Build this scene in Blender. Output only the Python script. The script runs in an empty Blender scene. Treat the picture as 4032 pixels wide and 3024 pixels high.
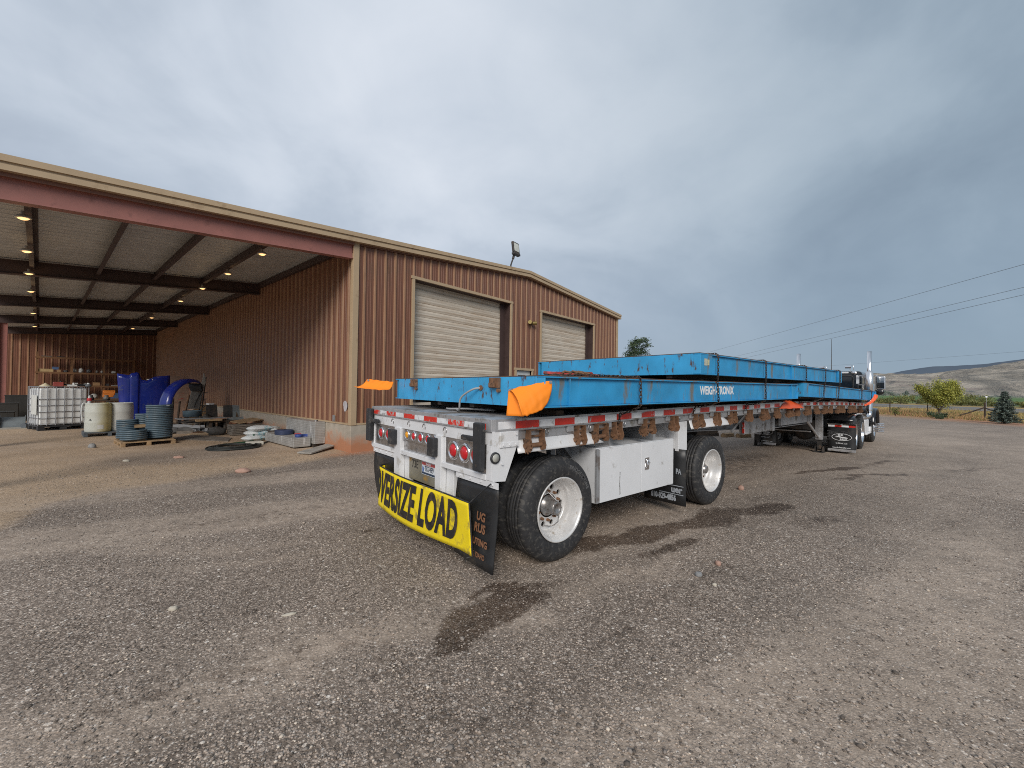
# Gravel yard with a brown steel shed, a flatbed trailer carrying blue weighbridge decks, and its tractor.
import bpy, bmesh, math, random
import numpy as np
from mathutils import Vector, Matrix, Euler

rnd = random.Random(11)
R = math.radians
pi = math.pi
scene = bpy.context.scene
COL = scene.collection

# ------------------------------------------------------------------ helpers
class MB:
    """collects faces; build() links them as ONE mesh object"""
    def __init__(s):
        s.v, s.f, s.sm, s.mi = [], [], [], []
    def add(s, verts, faces, smooth=False, m=0):
        b = len(s.v)
        s.v.extend([tuple(p) for p in verts])
        for f in faces:
            s.f.append(tuple(i + b for i in f)); s.sm.append(smooth); s.mi.append(m)
        return s
    def box(s, x0, x1, y0, y1, z0, z1, m=0, M=None):
        vs = [(x, y, z) for z in (z0, z1) for y in (y0, y1) for x in (x0, x1)]
        if M is not None: vs = [M @ Vector(p) for p in vs]
        return s.add(vs, [(0,2,3,1),(4,5,7,6),(0,1,5,4),(2,6,7,3),(0,4,6,2),(1,3,7,5)], False, m)
    def prism(s, poly, fn, a0, a1, m=0, smooth=False):
        """poly: 2D points; fn(p,q,a)->xyz"""
        n = len(poly)
        vs = [fn(p, q, a0) for p, q in poly] + [fn(p, q, a1) for p, q in poly]
        s.add(vs, [tuple(range(n))[::-1], tuple(range(n, 2*n))], False, m)
        return s.add(vs, [(i, (i+1) % n, n + (i+1) % n, n + i) for i in range(n)], smooth, m)
    def cyl(s, p0, p1, r0, r1=None, n=16, cap=True, m=0, smooth=True):
        r1 = r0 if r1 is None else r1
        p0, p1 = Vector(p0), Vector(p1); d = (p1 - p0).normalized()
        a = d.orthogonal().normalized(); b = d.cross(a)
        vs = []
        for p, r in ((p0, r0), (p1, r1)):
            for i in range(n):
                t = 2*pi*i/n; vs.append(p + a*(r*math.cos(t)) + b*(r*math.sin(t)))
        s.add(vs, [(i, (i+1) % n, n+(i+1) % n, n+i) for i in range(n)], smooth, m)
        if cap: s.add(vs, [tuple(range(n))[::-1], tuple(range(n, 2*n))], False, m)
        return s
    def tube(s, pts, r, n=8, closed=False, m=0, cap=True, flat=1.0):
        pts = [Vector(p) for p in pts]; N = len(pts); vs = []
        prev = None
        for i, p in enumerate(pts):
            if closed: d = pts[(i+1) % N] - pts[i-1]
            else: d = pts[min(i+1, N-1)] - pts[max(i-1, 0)]
            d = d.normalized() if d.length > 1e-9 else Vector((0,0,1))
            if prev is None: a = d.orthogonal().normalized()
            else:
                a = prev - d * prev.dot(d)
                a = a.normalized() if a.length > 1e-6 else d.orthogonal().normalized()
            prev = a; b = d.cross(a)
            rr = r[i] if isinstance(r, (list, tuple)) else r
            for k in range(n):
                t = 2*pi*k/n; vs.append(p + a*(rr*math.cos(t)) + b*(rr*math.sin(t)))
        fs = []
        for i in range(N if closed else N-1):
            j = (i+1) % N
            for k in range(n):
                l = (k+1) % n; fs.append((i*n+k, i*n+l, j*n+l, j*n+k))
        s.add(vs, fs, True, m)
        if cap and not closed:
            s.add(vs, [tuple(range(n))[::-1], tuple(range((N-1)*n, N*n))], False, m)
        return s
    def lathe(s, prof, o=(0,0,0), axis='z', n=32, m=0, smooth=True, a0=0., a1=2*pi):
        o = Vector(o); full = abs(a1-a0-2*pi) < 1e-6; K = n if full else n+1; vs = []
        for r, h in prof:
            for i in range(K):
                t = a0 + (a1-a0)*i/n; c, q = r*math.cos(t), r*math.sin(t)
                p = {'z': (c, q, h), 'y': (c, h, q), 'x': (h, c, q)}[axis]
                vs.append(o + Vector(p))
        fs = []
        for j in range(len(prof)-1):
            for i in range(n):
                k = (i+1) % K; fs.append((j*K+i, j*K+k, (j+1)*K+k, (j+1)*K+i))
        return s.add(vs, fs, smooth, m)
    def grid(s, fn, nu, nv, m=0, smooth=True):
        vs = [fn(i/nu, j/nv) for j in range(nv+1) for i in range(nu+1)]
        W = nu+1
        return s.add(vs, [(j*W+i, j*W+i+1, (j+1)*W+i+1, (j+1)*W+i) for j in range(nv) for i in range(nu)], smooth, m)
    def blob(s, c, rx, ry, rz, n=10, k=6, jit=.0, m=0, seed=0):
        rr = random.Random(seed); c = Vector(c); vs = []; 
        for j in range(k+1):
            ph = -pi/2 + pi*j/k
            for i in range(n):
                t = 2*pi*i/n; q = 1 + jit*(rr.random()-.5)*2
                vs.append(c + Vector((rx*math.cos(ph)*math.cos(t)*q, ry*math.cos(ph)*math.sin(t)*q, rz*math.sin(ph)*q)))
        return s.add(vs, [(j*n+i, j*n+(i+1) % n, (j+1)*n+(i+1) % n, (j+1)*n+i) for j in range(k) for i in range(n)], True, m)
    def build(s, name, mats, parent=None, bevel=0, seg=2, solid=0, fix=True, loc=None):
        me = bpy.data.meshes.new(name)
        me.from_pydata(s.v, [], s.f)
        me.polygons.foreach_set('use_smooth', s.sm)
        me.polygons.foreach_set('material_index', s.mi)
        for m in (mats if isinstance(mats, (list, tuple)) else [mats]): me.materials.append(m)
        if fix:
            bm = bmesh.new(); bm.from_mesh(me)
            bmesh.ops.recalc_face_normals(bm, faces=bm.faces); bm.to_mesh(me); bm.free()
        me.update()
        o = bpy.data.objects.new(name, me); COL.objects.link(o)
        if parent is not None: o.parent = parent
        if loc is not None: o.location = loc
        if solid:
            md = o.modifiers.new('s', 'SOLIDIFY'); md.thickness = solid; md.offset = 0
        if bevel:
            md = o.modifiers.new('b', 'BEVEL'); md.width = bevel; md.segments = seg; md.limit_method = 'ANGLE'; md.angle_limit = R(40)
            md.harden_normals = False
        return o

def thing(name, label, cat, loc=(0,0,0), rz=0., group=None, rot=None):
    o = bpy.data.objects.new(name, None); COL.objects.link(o)
    o.empty_display_size = .2; o.location = loc; o.rotation_euler = rot if rot else (0, 0, rz)
    o['label'] = label; o['category'] = cat
    if group: o['group'] = group
    return o
def tag(o, label, cat, group=None):
    o['label'] = label; o['category'] = cat
    if group: o['group'] = group
    return o
def struct(o, kind='structure', label=None):
    o['kind'] = kind
    if label: o['label'] = label
    return o
def kids(o): return [c for c in COL.objects if c.parent == o]
def dup(o, parent=None):
    c = o.copy(); COL.objects.link(c)
    if parent is not None: c.parent = parent
    for ch in kids(o): dup(ch, c)
    return c
def spot(o, loc, rz=None):
    o.location = loc
    if rz is not None: o.rotation_euler = (0, 0, rz)
    return o

FONT_CACHE = {}
def lettering(s, size, m, parent, M, bold=.0, shear=0., sx=1., align='LEFT', warp=None, extrude=0., name='lettering', space=1.0, cuts=0):
    cu = bpy.data.curves.new('t', 'FONT'); cu.body = s; cu.size = size; cu.offset = bold; cu.shear = shear
    cu.align_x = align; cu.align_y = 'CENTER'; cu.resolution_u = 4; cu.extrude = extrude; cu.space_character = space
    t = bpy.data.objects.new('t', cu); COL.objects.link(t)
    dg = bpy.context.evaluated_depsgraph_get(); dg.update()
    me = bpy.data.meshes.new_from_object(t.evaluated_get(dg))
    bpy.data.objects.remove(t); bpy.data.curves.remove(cu)
    if cuts:
        bm = bmesh.new(); bm.from_mesh(me); bmesh.ops.triangulate(bm, faces=bm.faces)
        for _ in range(cuts): bmesh.ops.subdivide_edges(bm, edges=[e_ for e_ in bm.edges if e_.calc_length() > .05], cuts=1); bmesh.ops.triangulate(bm, faces=bm.faces)
        bm.to_mesh(me); bm.free()
    for v in me.vertices:
        p = Vector((v.co.x*sx, v.co.y, v.co.z))
        v.co = warp(p) if warp else M @ p
    me.materials.clear(); me.materials.append(m); me.update()
    o = bpy.data.objects.new(name, me); COL.objects.link(o)
    if parent is not None: o.parent = parent
    return o
def face_m(o, right, up):
    """matrix mapping text plane onto a surface"""
    r, u = Vector(right).normalized(), Vector(up).normalized(); n = r.cross(u)
    M = Matrix((r, u, n)).transposed().to_4x4(); M.translation = Vector(o); return M

# ------------------------------------------------------------------ materials
def nodes_of(name):
    m = bpy.data.materials.new(name); m.use_nodes = True
    nt = m.node_tree; nt.nodes.clear()
    out = nt.nodes.new('ShaderNodeOutputMaterial'); b = nt.nodes.new('ShaderNodeBsdfPrincipled')
    nt.links.new(b.outputs[0], out.inputs[0])
    return m, nt, b
def N(nt, t, **kw):
    n = nt.nodes.new(t)
    for k, v in kw.items():
        if k in n.bl_rna.properties: setattr(n, k, v)
        else: n.inputs[k].default_value = v
    return n
def L(nt, a, b): nt.links.new(a, b)
def noise(nt, co, scale, detail=4., rough=.55, dist=0.):
    n = N(nt, 'ShaderNodeTexNoise', Scale=scale, Detail=detail, Roughness=rough, Distortion=dist)
    L(nt, co, n.inputs['Vector']); return n.outputs['Fac']
def rng(nt, f, a, b, c=0., d=1., smooth=False):
    n = N(nt, 'ShaderNodeMapRange'); n.clamp = True
    if smooth: n.interpolation_type = 'SMOOTHSTEP'
    L(nt, f, n.inputs[0]); 
    for i, x in enumerate((a, b, c, d)): n.inputs[i+1].default_value = x
    return n.outputs[0]
def math_(nt, op, a, b=None, clamp=False):
    n = N(nt, 'ShaderNodeMath'); n.operation = op; n.use_clamp = clamp
    for i, x in enumerate((a, b)):
        if x is None: continue
        if isinstance(x, (int, float)): n.inputs[i].default_value = x
        else: L(nt, x, n.inputs[i])
    return n.outputs[0]
def mixc(nt, f, a, b, blend='MIX'):
    n = N(nt, 'ShaderNodeMix'); n.data_type = 'RGBA'; n.blend_type = blend
    if isinstance(f, (int, float)): n.inputs[0].default_value = f
    else: L(nt, f, n.inputs[0])
    for i, x in ((6, a), (7, b)):
        if isinstance(x, (tuple, list)): n.inputs[i].default_value = (*x[:3], 1)
        else: L(nt, x, n.inputs[i])
    return n.outputs[2]
def objco(nt): return N(nt, 'ShaderNodeTexCoord').outputs['Object']
def scaled(nt, co, s):
    n = N(nt, 'ShaderNodeMapping'); n.inputs['Scale'].default_value = s; L(nt, co, n.inputs[0]); return n.outputs[0]
def bump(nt, b, h, strength=.3, dist=.01):
    n = N(nt, 'ShaderNodeBump'); n.inputs['Strength'].default_value = strength; n.inputs['Distance'].default_value = dist
    L(nt, h, n.inputs['Height']); L(nt, n.outputs[0], b.inputs['Normal'])
def mat(name, col, rough=.55, metal=0., var=.18, sc=5., dirt=None, dsc=3., damt=.3, dst=(1,1,1), bmp=0., bsc=60., spec=.5, coat=0., rv=.1):
    m, nt, b = nodes_of(name); co = objco(nt)
    f = noise(nt, co, sc, 5.)
    g = rng(nt, f, .25, .75, 1-var, 1+var)
    c = mixc(nt, 1., col, (1,1,1), 'MULTIPLY')
    vm = N(nt, 'ShaderNodeVectorMath'); vm.operation = 'SCALE'; L(nt, c, vm.inputs[0]); L(nt, g, vm.inputs['Scale'])
    c = vm.outputs[0]
    rr = rng(nt, f, .3, .7, max(.02, rough-rv), min(1., rough+rv))
    if dirt:
        d = noise(nt, scaled(nt, co, dst), dsc, 6., .65)
        e = rng(nt, d, .62-damt*.4, .72-damt*.25, 0, 1, True)
        c = mixc(nt, e, c, dirt)
        rr = math_(nt, 'MAXIMUM', rr, math_(nt, 'MULTIPLY', e, .75))
    L(nt, c, b.inputs['Base Color']); L(nt, rr, b.inputs['Roughness'])
    b.inputs['Metallic'].default_value = metal; b.inputs['Specular IOR Level'].default_value = spec
    b.inputs['Coat Weight'].default_value = coat
    if bmp: bump(nt, b, noise(nt, co, bsc, 4.), bmp, .004)
    return m
def emit(name, col, st):
    m, nt, b = nodes_of(name)
    b.inputs['Base Color'].default_value = (*col, 1); b.inputs['Emission Color'].default_value = (*col, 1); b.inputs['Emission Strength'].default_value = st
    return m
def srgb(r, g, b):
    f = lambda c: (c/255/12.92) if c <= 10 else ((c/255+.055)/1.055)**2.4
    return (f(r), f(g), f(b))

WHITE = mat('silver_white_paint', (.74,.745,.76), .42, .05, var=.07, sc=3, dirt=(.48,.46,.43), dsc=7, damt=.12)
PANEL = mat('white_panel', (.70,.71,.73), .38, var=.05, sc=2, dirt=(.36,.34,.32), dsc=5, damt=.1)
ALU = mat('brushed_aluminium', (.50,.50,.51), .45, .6, var=.12, sc=8, dirt=(.25,.23,.20), dsc=4, damt=.25)
ALUD = mat('dull_aluminium', (.42,.42,.43), .55, .35, var=.2, sc=4, dirt=(.16,.14,.12), dsc=3, damt=.35)
STEEL = mat('stainless_panel', (.45,.44,.44), .25, .85, var=.2, sc=14, dirt=(.2,.18,.16), dsc=9, damt=.2)
CHROME = mat('chrome', (.78,.78,.79), .12, 1., var=.06, sc=4, rv=.05)
RIM = mat('wheel_aluminium', (.70,.69,.68), .36, .3, var=.1, sc=6, dirt=(.45,.40,.34), dsc=11, damt=.16)
RUBBER = mat('tyre_rubber', (.030,.030,.032), .62, var=.3, sc=14, dirt=(.085,.08,.074), dsc=26, damt=.28, dst=(1,.35,1), bmp=.2, bsc=110, spec=.4)
TREAD = mat('tyre_lettering', (.12,.12,.122), .6, var=.2)
BLACKR = mat('black_rubber', (.03,.031,.034), .5, var=.3, sc=8, dirt=(.1,.095,.09), dsc=6, damt=.2, spec=.4)
FLAPM = mat('mud_flap_rubber', (.02,.021,.023), .42, var=.3, sc=4, dirt=(.07,.06,.05), dsc=3, damt=.25)
DARK = mat('dark_steel', (.045,.042,.04), .6, .2, var=.3, sc=6, dirt=(.11,.08,.06), dsc=4, damt=.3)
BLACKP = mat('black_paint', (.012,.012,.014), .18, var=.1, coat=.5)
GLASS = mat('dark_glass', (.01,.011,.013), .06, var=.1, spec=.8)
RUST = mat('rusty_iron', (.21,.11,.06), .75, .1, var=.35, sc=18, dirt=(.09,.055,.036), dsc=16, damt=.3, bmp=.15, bsc=120)
CHAINM = mat('chain_steel', (.05,.042,.038), .55, .5, var=.4, sc=30, dirt=(.13,.07,.04), dsc=20, damt=.35)
BLUE = mat('weathered_blue_paint', (.026,.275,.54), .5, var=.22, sc=3.5, dirt=(.15,.155,.15), dsc=7, damt=.2, dst=(1,1,.25), bmp=.06, bsc=14)
BLUEE = mat('chipped_blue_paint', (.045,.36,.68), .5, var=.16, sc=3, dirt=(.10,.055,.038), dsc=13, damt=.16, dst=(1,1,.4))
DECKT = mat('rusty_deck_edge', (.09,.075,.065), .75, var=.4, sc=9, dirt=(.15,.07,.035), dsc=6, damt=.4)
ORANGE = mat('orange_vinyl', (.98,.27,.012), .75, var=.07, sc=5)
ORANGED = mat('faded_red_orange_vinyl', (.80,.11,.025), .5, var=.15, sc=5)
WOOD = mat('raw_wood', (.36,.24,.13), .8, var=.3, sc=6, dirt=(.16,.11,.07), dsc=5, damt=.3, dst=(1,6,6))
WOODG = mat('grey_weathered_wood', (.20,.175,.15), .85, var=.3, sc=5, dirt=(.09,.075,.06), dsc=6, damt=.4, dst=(1,7,7))
WOODD = mat('dark_timber', (.075,.05,.035), .85, var=.4, sc=6, dirt=(.03,.025,.02), dsc=6, damt=.4)
SHELFW = mat('shelf_timber', (.17,.085,.038), .8, var=.3, sc=4)
REDL = mat('red_lens', (.55,.012,.02), .2, var=.12, sc=60, coat=.4)
AMBL = mat('amber_lens', (.75,.33,.02), .2, var=.1, sc=60)
GREYP = mat('grey_painted_steel', (.27,.275,.285), .5, .1, var=.15, sc=3, dirt=(.15,.13,.12), dsc=4, damt=.25)
LETW = mat('white_lettering', (.74,.75,.76), .5, var=.1, sc=20)
LETG = mat('pale_grey_lettering', (.36,.39,.43), .5, var=.25, sc=20)
LETO = mat('worn_orange_lettering', (.24,.11,.055), .6, var=.35, sc=30)
LETK = mat('black_lettering', (.022,.02,.018), .55, var=.35, sc=9, dirt=(.07,.05,.04), dsc=7, damt=.3)
PLATEW = mat('number_plate_white', (.66,.69,.73), .4, var=.08, sc=14)
PLATER = mat('number_plate_red', (.42,.07,.07), .4, var=.2, sc=14)
INK = mat('number_ink', (.03,.05,.09), .45)

def tape(name, axis, period, duty, off, worn, lo=.52):
    m, nt, b = nodes_of(name); co = objco(nt)
    sp = N(nt, 'ShaderNodeSeparateXYZ'); L(nt, co, sp.inputs[0])
    f = math_(nt, 'FRACT', math_(nt, 'DIVIDE', math_(nt, 'ADD', sp.outputs[axis], off), period))
    red = math_(nt, 'LESS_THAN', f, duty)
    c = mixc(nt, red, (.78,.79,.81), (.66,.035,.02))
    w = rng(nt, noise(nt, co, worn, 5., .7), lo, lo+.05)
    c = mixc(nt, w, c, (.42,.41,.40))
    g = noise(nt, co, 6., 4.)
    vm = N(nt, 'ShaderNodeVectorMath'); vm.operation = 'SCALE'; L(nt, c, vm.inputs[0]); L(nt, rng(nt, g, .3, .7, .78, 1.1), vm.inputs['Scale'])
    L(nt, vm.outputs[0], b.inputs['Base Color']); b.inputs['Roughness'].default_value = .4
    return m
TAPES = tape('side_reflective_tape', 0, .49, .58, .27, 11., .585)
TAPER = tape('rear_reflective_tape', 1, .50, .56, .055, 13., .55)

# ------------------------------------------------------------------ camera
cam = bpy.data.objects.new('camera', bpy.data.cameras.new('camera')); COL.objects.link(cam)
cam.data.sensor_width = 36.; cam.data.lens = 36.*1603/4032; cam.data.clip_start = .05; cam.data.clip_end = 40000
H = 1.675
ptc, rol = R(.64), R(.83)
fw = Vector((0, math.cos(ptc), math.sin(ptc))); upv = Vector((0, -math.sin(ptc), math.cos(ptc))); rt = Vector((1, 0, 0))
rx = rt*math.cos(rol) + upv*math.sin(rol); uy = -rt*math.sin(rol) + upv*math.cos(rol)
Mc = Matrix((rx, uy, -fw)).transposed().to_4x4(); Mc.translation = (0, 0, H)
cam.matrix_world = Mc
scene.camera = cam
scene.cycles.filter_width = 1.0; scene.cycles.use_denoising = False
scene.view_settings.view_transform = 'Standard'; scene.view_settings.look = 'None'; scene.view_settings.exposure = 0.

# ------------------------------------------------------------------ sky and sun (overcast)
SUN_AZ, SUN_EL = 182., 30.      # compass bearing measured from +Y towards +X
w = bpy.data.worlds.new('World'); scene.world = w; w.use_nodes = True
nt = w.node_tree; nt.nodes.clear()
wo = N(nt, 'ShaderNodeOutputWorld'); bg = N(nt, 'ShaderNodeBackground')
L(nt, bg.outputs[0], wo.inputs[0]); bg.inputs['Strength'].default_value = .1
sky = N(nt, 'ShaderNodeTexSky'); sky.sky_type = 'NISHITA'; sky.sun_disc = False
sky.sun_elevation = R(SUN_EL); sky.sun_rotation = R(SUN_AZ)
tc = N(nt, 'ShaderNodeTexCoord'); sp = N(nt, 'ShaderNodeSeparateXYZ'); L(nt, tc.outputs['Generated'], sp.inputs[0])
zc = math_(nt, 'ADD', math_(nt, 'MAXIMUM', sp.outputs[2], 0.), .60)
cx = math_(nt, 'DIVIDE', sp.outputs[0], zc); cy = math_(nt, 'DIVIDE', sp.outputs[1], zc)
cb = N(nt, 'ShaderNodeCombineXYZ'); L(nt, cx, cb.inputs[0]); L(nt, cy, cb.inputs[1])
mp = N(nt, 'ShaderNodeMapping'); mp.inputs['Location'].default_value = (.75, 2.2, .3); mp.inputs['Rotation'].default_value = (0, 0, R(-35)); mp.inputs['Scale'].default_value = (1.75, 1.95, 1)
L(nt, cb.outputs[0], mp.inputs[0])
n1 = noise(nt, mp.outputs[0], .95, 6., .50, .5)
n2 = noise(nt, mp.outputs[0], 2.6, 5., .55, .5)
nn = math_(nt, 'ADD', math_(nt, 'MULTIPLY', n1, .80), math_(nt, 'MULTIPLY', n2, .20))
cr = N(nt, 'ShaderNodeValToRGB'); L(nt, nn, cr.inputs[0])
e = cr.color_ramp.elements
e[0].position = .36; e[0].color = (.425,.49,.585,1)
e[1].position = .66; e[1].color = (.735,.79,.87,1)
q = e.new(.46); q.color = (.515,.585,.68,1)
q = e.new(.55); q.color = (.635,.70,.79,1)
# the cloud deck grows darker and bluer towards the right and the horizon
side = rng(nt, sp.outputs[0], -.25, .75, 0, 1, True)
c1 = mixc(nt, math_(nt, 'MULTIPLY', side, .95), cr.outputs[0], (.56,.635,.67), 'MULTIPLY')
hz = rng(nt, sp.outputs[2], .0, .42, 1, 0, True)
c2 = mixc(nt, math_(nt, 'MULTIPLY', hz, .8), c1, mixc(nt, side, (.42,.49,.61), (.26,.35,.45)))
sc_ = N(nt, 'ShaderNodeVectorMath'); sc_.operation = 'SCALE'; sc_.inputs['Scale'].default_value = 10.; L(nt, c2, sc_.inputs[0])
c3 = mixc(nt, .94, sky.outputs[0], sc_.outputs[0])
L(nt, c3, bg.inputs['Color'])
sl = bpy.data.lights.new('sun', 'SUN'); sl.energy = 2.35; sl.angle = R(26); sl.color = (1., .94, .86)
so = bpy.data.objects.new('sun', sl); COL.objects.link(so)
sd = Vector((math.sin(R(SUN_AZ))*math.cos(R(SUN_EL)), math.cos(R(SUN_AZ))*math.cos(R(SUN_EL)), math.sin(R(SUN_EL))))
so.rotation_euler = sd.to_track_quat('Z', 'Y').to_euler(); so.location = (0, -20, 30)

# the three local frames: trailer, shed, tractor (local x along, local y to the left, z up)
T_O, T_AZ = Vector((-.134, 3.45, 0)), 50.3
B_O, B_AZ = Vector((-4.061, 10.337, 0)), 40.8
K_O, K_AZ = Vector((9.722, 11.497, 0)), 47.0
def FW(o, az, u, v, z=0.):
    a = R(az); return Vector((o.x + math.sin(a)*u - math.cos(a)*v, o.y + math.cos(a)*u + math.sin(a)*v, z))
def TW(u, v, z=0.): return FW(T_O, T_AZ, u, v, z)
def BW(u, v, z=0.): return FW(B_O, B_AZ, u, v, z)
T_R, B_R, K_R = R(90-T_AZ), R(90-B_AZ), R(90-K_AZ)
# ------------------------------------------------------------------ ground
def vnoise(x, y, seed=0):
    xi, yi = np.floor(x), np.floor(y); xf, yf = x-xi, y-yi
    def h(a, b):
        v = np.sin(a*127.1 + b*311.7 + seed*74.7)*43758.5453
        return v - np.floor(v)
    sx, sy = xf*xf*(3-2*xf), yf*yf*(3-2*yf)
    return (h(xi,yi)*(1-sx)+h(xi+1,yi)*sx)*(1-sy) + (h(xi,yi+1)*(1-sx)+h(xi+1,yi+1)*sx)*sy
def fbm(x, y, o=4, seed=0):
    t = 0; a = .5
    for i in range(o):
        t = t + a*vnoise(x*2**i, y*2**i, seed+i*3); a *= .5
    return t/(1-.5**o)
def axis(lo, hi, step, far):
    a = list(np.arange(lo, hi+1e-6, step)); s = step
    while a[-1] < far: s *= 1.22; a.append(a[-1]+s)
    s = step
    while a[0] > -far: s *= 1.22; a.insert(0, a[0]-s)
    return np.array(a)
def blobs(X, Y, lst, warp=.35, seed=1):
    wx = X + (fbm(X*1.5, Y*1.5, 4, seed)-.5)*warp*2; wy = Y + (fbm(X*1.5, Y*1.5, 4, seed+9)-.5)*warp*2
    o = np.zeros_like(X)
    for (x, y, a, b, ang, s) in lst:
        c, q = math.cos(R(ang)), math.sin(R(ang)); dx, dy = wx-x, wy-y
        d = np.sqrt(((dx*c+dy*q)/a)**2 + ((-dx*q+dy*c)/b)**2)
        o = np.maximum(o, s*np.clip((1.45-d)/.9, 0, 1))
    return o
def sstep(a, b, x):
    t = np.clip((x-a)/(b-a), 0, 1); return t*t*(3-2*t)
xs, ys = axis(-9, 13, .11, 5200.), axis(1.2, 14, .11, 5200.)
X, Y = np.meshgrid(xs, ys)
a = R(T_AZ)
tu = (X-T_O.x)*math.sin(a) + (Y-T_O.y)*math.cos(a); tv = -(X-T_O.x)*math.cos(a) + (Y-T_O.y)*math.sin(a)
b_ = R(B_AZ)
bu = (X-B_O.x)*math.sin(b_) + (Y-B_O.y)*math.cos(b_); bv = -(X-B_O.x)*math.cos(b_) + (Y-B_O.y)*math.sin(b_)
near = np.exp(-((X/40.)**2+(Y/40.)**2))
Z = (fbm(X*.35, Y*.35, 3, 4)-.5)*.05*near + (fbm(X*1.7, Y*1.7, 3, 7)-.5)*.022*near
flatk = np.exp(-(np.maximum(np.abs(tv-1.35)-1.7, 0)/.5)**2)*(tu > -1)*(tu < 18)     # packed flat under the trailer
inb = sstep(-1.2, .6, bv)*(bu < 15)*(bv < 28)
Z = Z*(1-.85*flatk)*(1-.75*inb)*.9 - .012*(1-inb)*(1-flatk)*near
WET_DARK = [(-.33,2.92,.30,.20,60,1.),(-.02,3.2,.46,.2,35,1.),(-.12,3.45,.35,.1,25,.7),(.3,3.5,.3,.1,20,.6),
       (1.0,4.5,.55,.2,42,.8),(1.7,4.85,.75,.2,32,1.),(2.7,5.45,.95,.22,32,1.),(3.6,5.85,.6,.2,20,.9),(1.75,4.35,.6,.13,35,.75),(4.1,5.4,.5,.2,20,.55),
       (2.0,3.75,.35,.3,50,.45),(1.6,3.4,.3,.2,50,.4),
       (-.1,2.0,.4,.25,40,.40),(.3,2.35,.4,.18,40,.45),(.75,2.8,.4,.16,40,.45),(-.4,2.25,.3,.15,30,.38),(0,1.8,.5,.15,20,.42),
       (7.2,9.0,.9,.14,20,.8),(7.6,8.5,1.1,.14,10,.7),(6.4,8.7,.8,.12,20,.7),(6.7,8.1,.8,.12,25,.6),(9.,9.9,1.2,.15,25,.6),(10.5,9.2,1.5,.2,15,.5),
       (-1.6,4.75,.5,.14,10,.5),(-2.4,4.5,.7,.12,12,.4),(-3.3,4.9,.6,.14,10,.4),(-.8,4.5,.5,.14,10,.5),(.9,6.2,2.2,.7,40,.55),(5.5,9.8,3.,.8,40,.5),(10.,12.6,2.5,.7,40,.4),  # long ellipses here darken the ground beneath the trailer
       (-2.6,3.3,.8,.2,15,.35),(-1.9,3.8,.9,.12,15,.4),(-4.3,3.2,.9,.2,10,.3)]
DUST = [(-1.1,2.62,.75,.16,18,.9),(-.45,2.85,.5,.1,25,.8),(-.15,2.78,.2,.14,0,.6),(-1.7,2.25,.8,.2,15,.6),(.12,2.93,.25,.12,30,.8),(.9,3.6,.5,.16,40,.6),(1.4,3.9,.6,.16,40,.5),
        (-2.2,2.0,.9,.2,10,.5),(2.3,3.0,.9,.3,35,.35),(4.9,4.7,1.6,.5,40,.45),(9,9.4,3.5,.8,35,.6),(13,14,6,2,30,.7),(6.5,6.3,2.5,.5,40,.35),(3.3,2.3,1.,.3,40,.3),(-3.4,4.2,1.2,.14,10,.45),(-2.7,3.9,.9,.1,12,.5),
        (12,9,4,1,30,.55),(16,12,6,1.4,35,.6),(17,18,7,1.5,30,.6)]
wet_dark = blobs(X, Y, WET_DARK, .22, 3); dust = blobs(X, Y, DUST, .3, 21)
trk = (X*math.sin(R(58))+Y*math.cos(R(58)))*.16, (-X*math.cos(R(58))+Y*math.sin(R(58)))*.95
dust = np.maximum(dust, .75*sstep(.50, .68, fbm(trk[0]+9, trk[1], 4, 31))*near)
wet_dark = np.maximum(wet_dark, .42*sstep(.58, .72, fbm(trk[0]*2.2+40, trk[1]*2.2+5, 4, 47))*near)
tanm = np.zeros_like(X)
bed = np.interp(bu, [-9,-6.2,-5.4,-5.1,-4.4,-3.6,-2.3,-.85,.7,3,6], [-6.,-3.4,-2.4,-1.3,-.95,-.75,-.45,-.5,.1,.3,.4])
tanm = sstep(-.25, .45, bv-bed+(fbm(X*1.2, Y*1.2, 4, 15)-.5)*1.1)*(bu < 6)*sstep(40, 28, bv)
grv = np.clip(1.-np.hypot((bu+2.7)/2.2, (bv-2.2)/1.5), 0, 1)      # grey gravel tongue before the pallet
tanm = tanm*(1-.75*np.clip(grv*2, 0, 1))
redm = np.exp(-((bv+.1)/.28)**2)*sstep(-1.1, .1, bu)*sstep(2.2, .4, bu)
wide = (Y > 0)
edge = 29.4 + (32.7-Y)*.06 + (fbm(Y*.2, Y*.05, 3, 8)-.5)*1.2
sE = np.where(wide, X-edge, np.hypot(X, Y)-45)
grass = sstep(.2, 1.4, sE+(fbm(X*.8, Y*.8, 3, 5)-.5)*1.2)
redm = np.maximum(redm, np.exp(-((sE-.5)/.7)**2)*.9*wide)
redm = np.maximum(redm, grass*.55*sstep(.52, .66, fbm(X*.35, Y*.12, 4, 12)))
sR = (X-49.2)*.989 + (Y-54.6)*.149
green = sstep(20, 34, sR)*sstep(900, 330, sR)
plain = sstep(300, 900, np.hypot(X, Y))
me = bpy.data.meshes.new('ground')
nx, ny = len(xs), len(ys)
co = np.stack([X, Y, Z], -1).reshape(-1, 3)
idx = np.arange(nx*ny).reshape(ny, nx)
fc = np.stack([idx[:-1,:-1], idx[:-1,1:], idx[1:,1:], idx[1:,:-1]], -1).reshape(-1, 4)
me.vertices.add(len(co)); me.vertices.foreach_set('co', co.ravel())
me.loops.add(fc.size); me.loops.foreach_set('vertex_index', fc.ravel().astype(np.int32))
me.polygons.add(len(fc)); me.polygons.foreach_set('loop_start', np.arange(0, fc.size, 4, dtype=np.int32))
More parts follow.
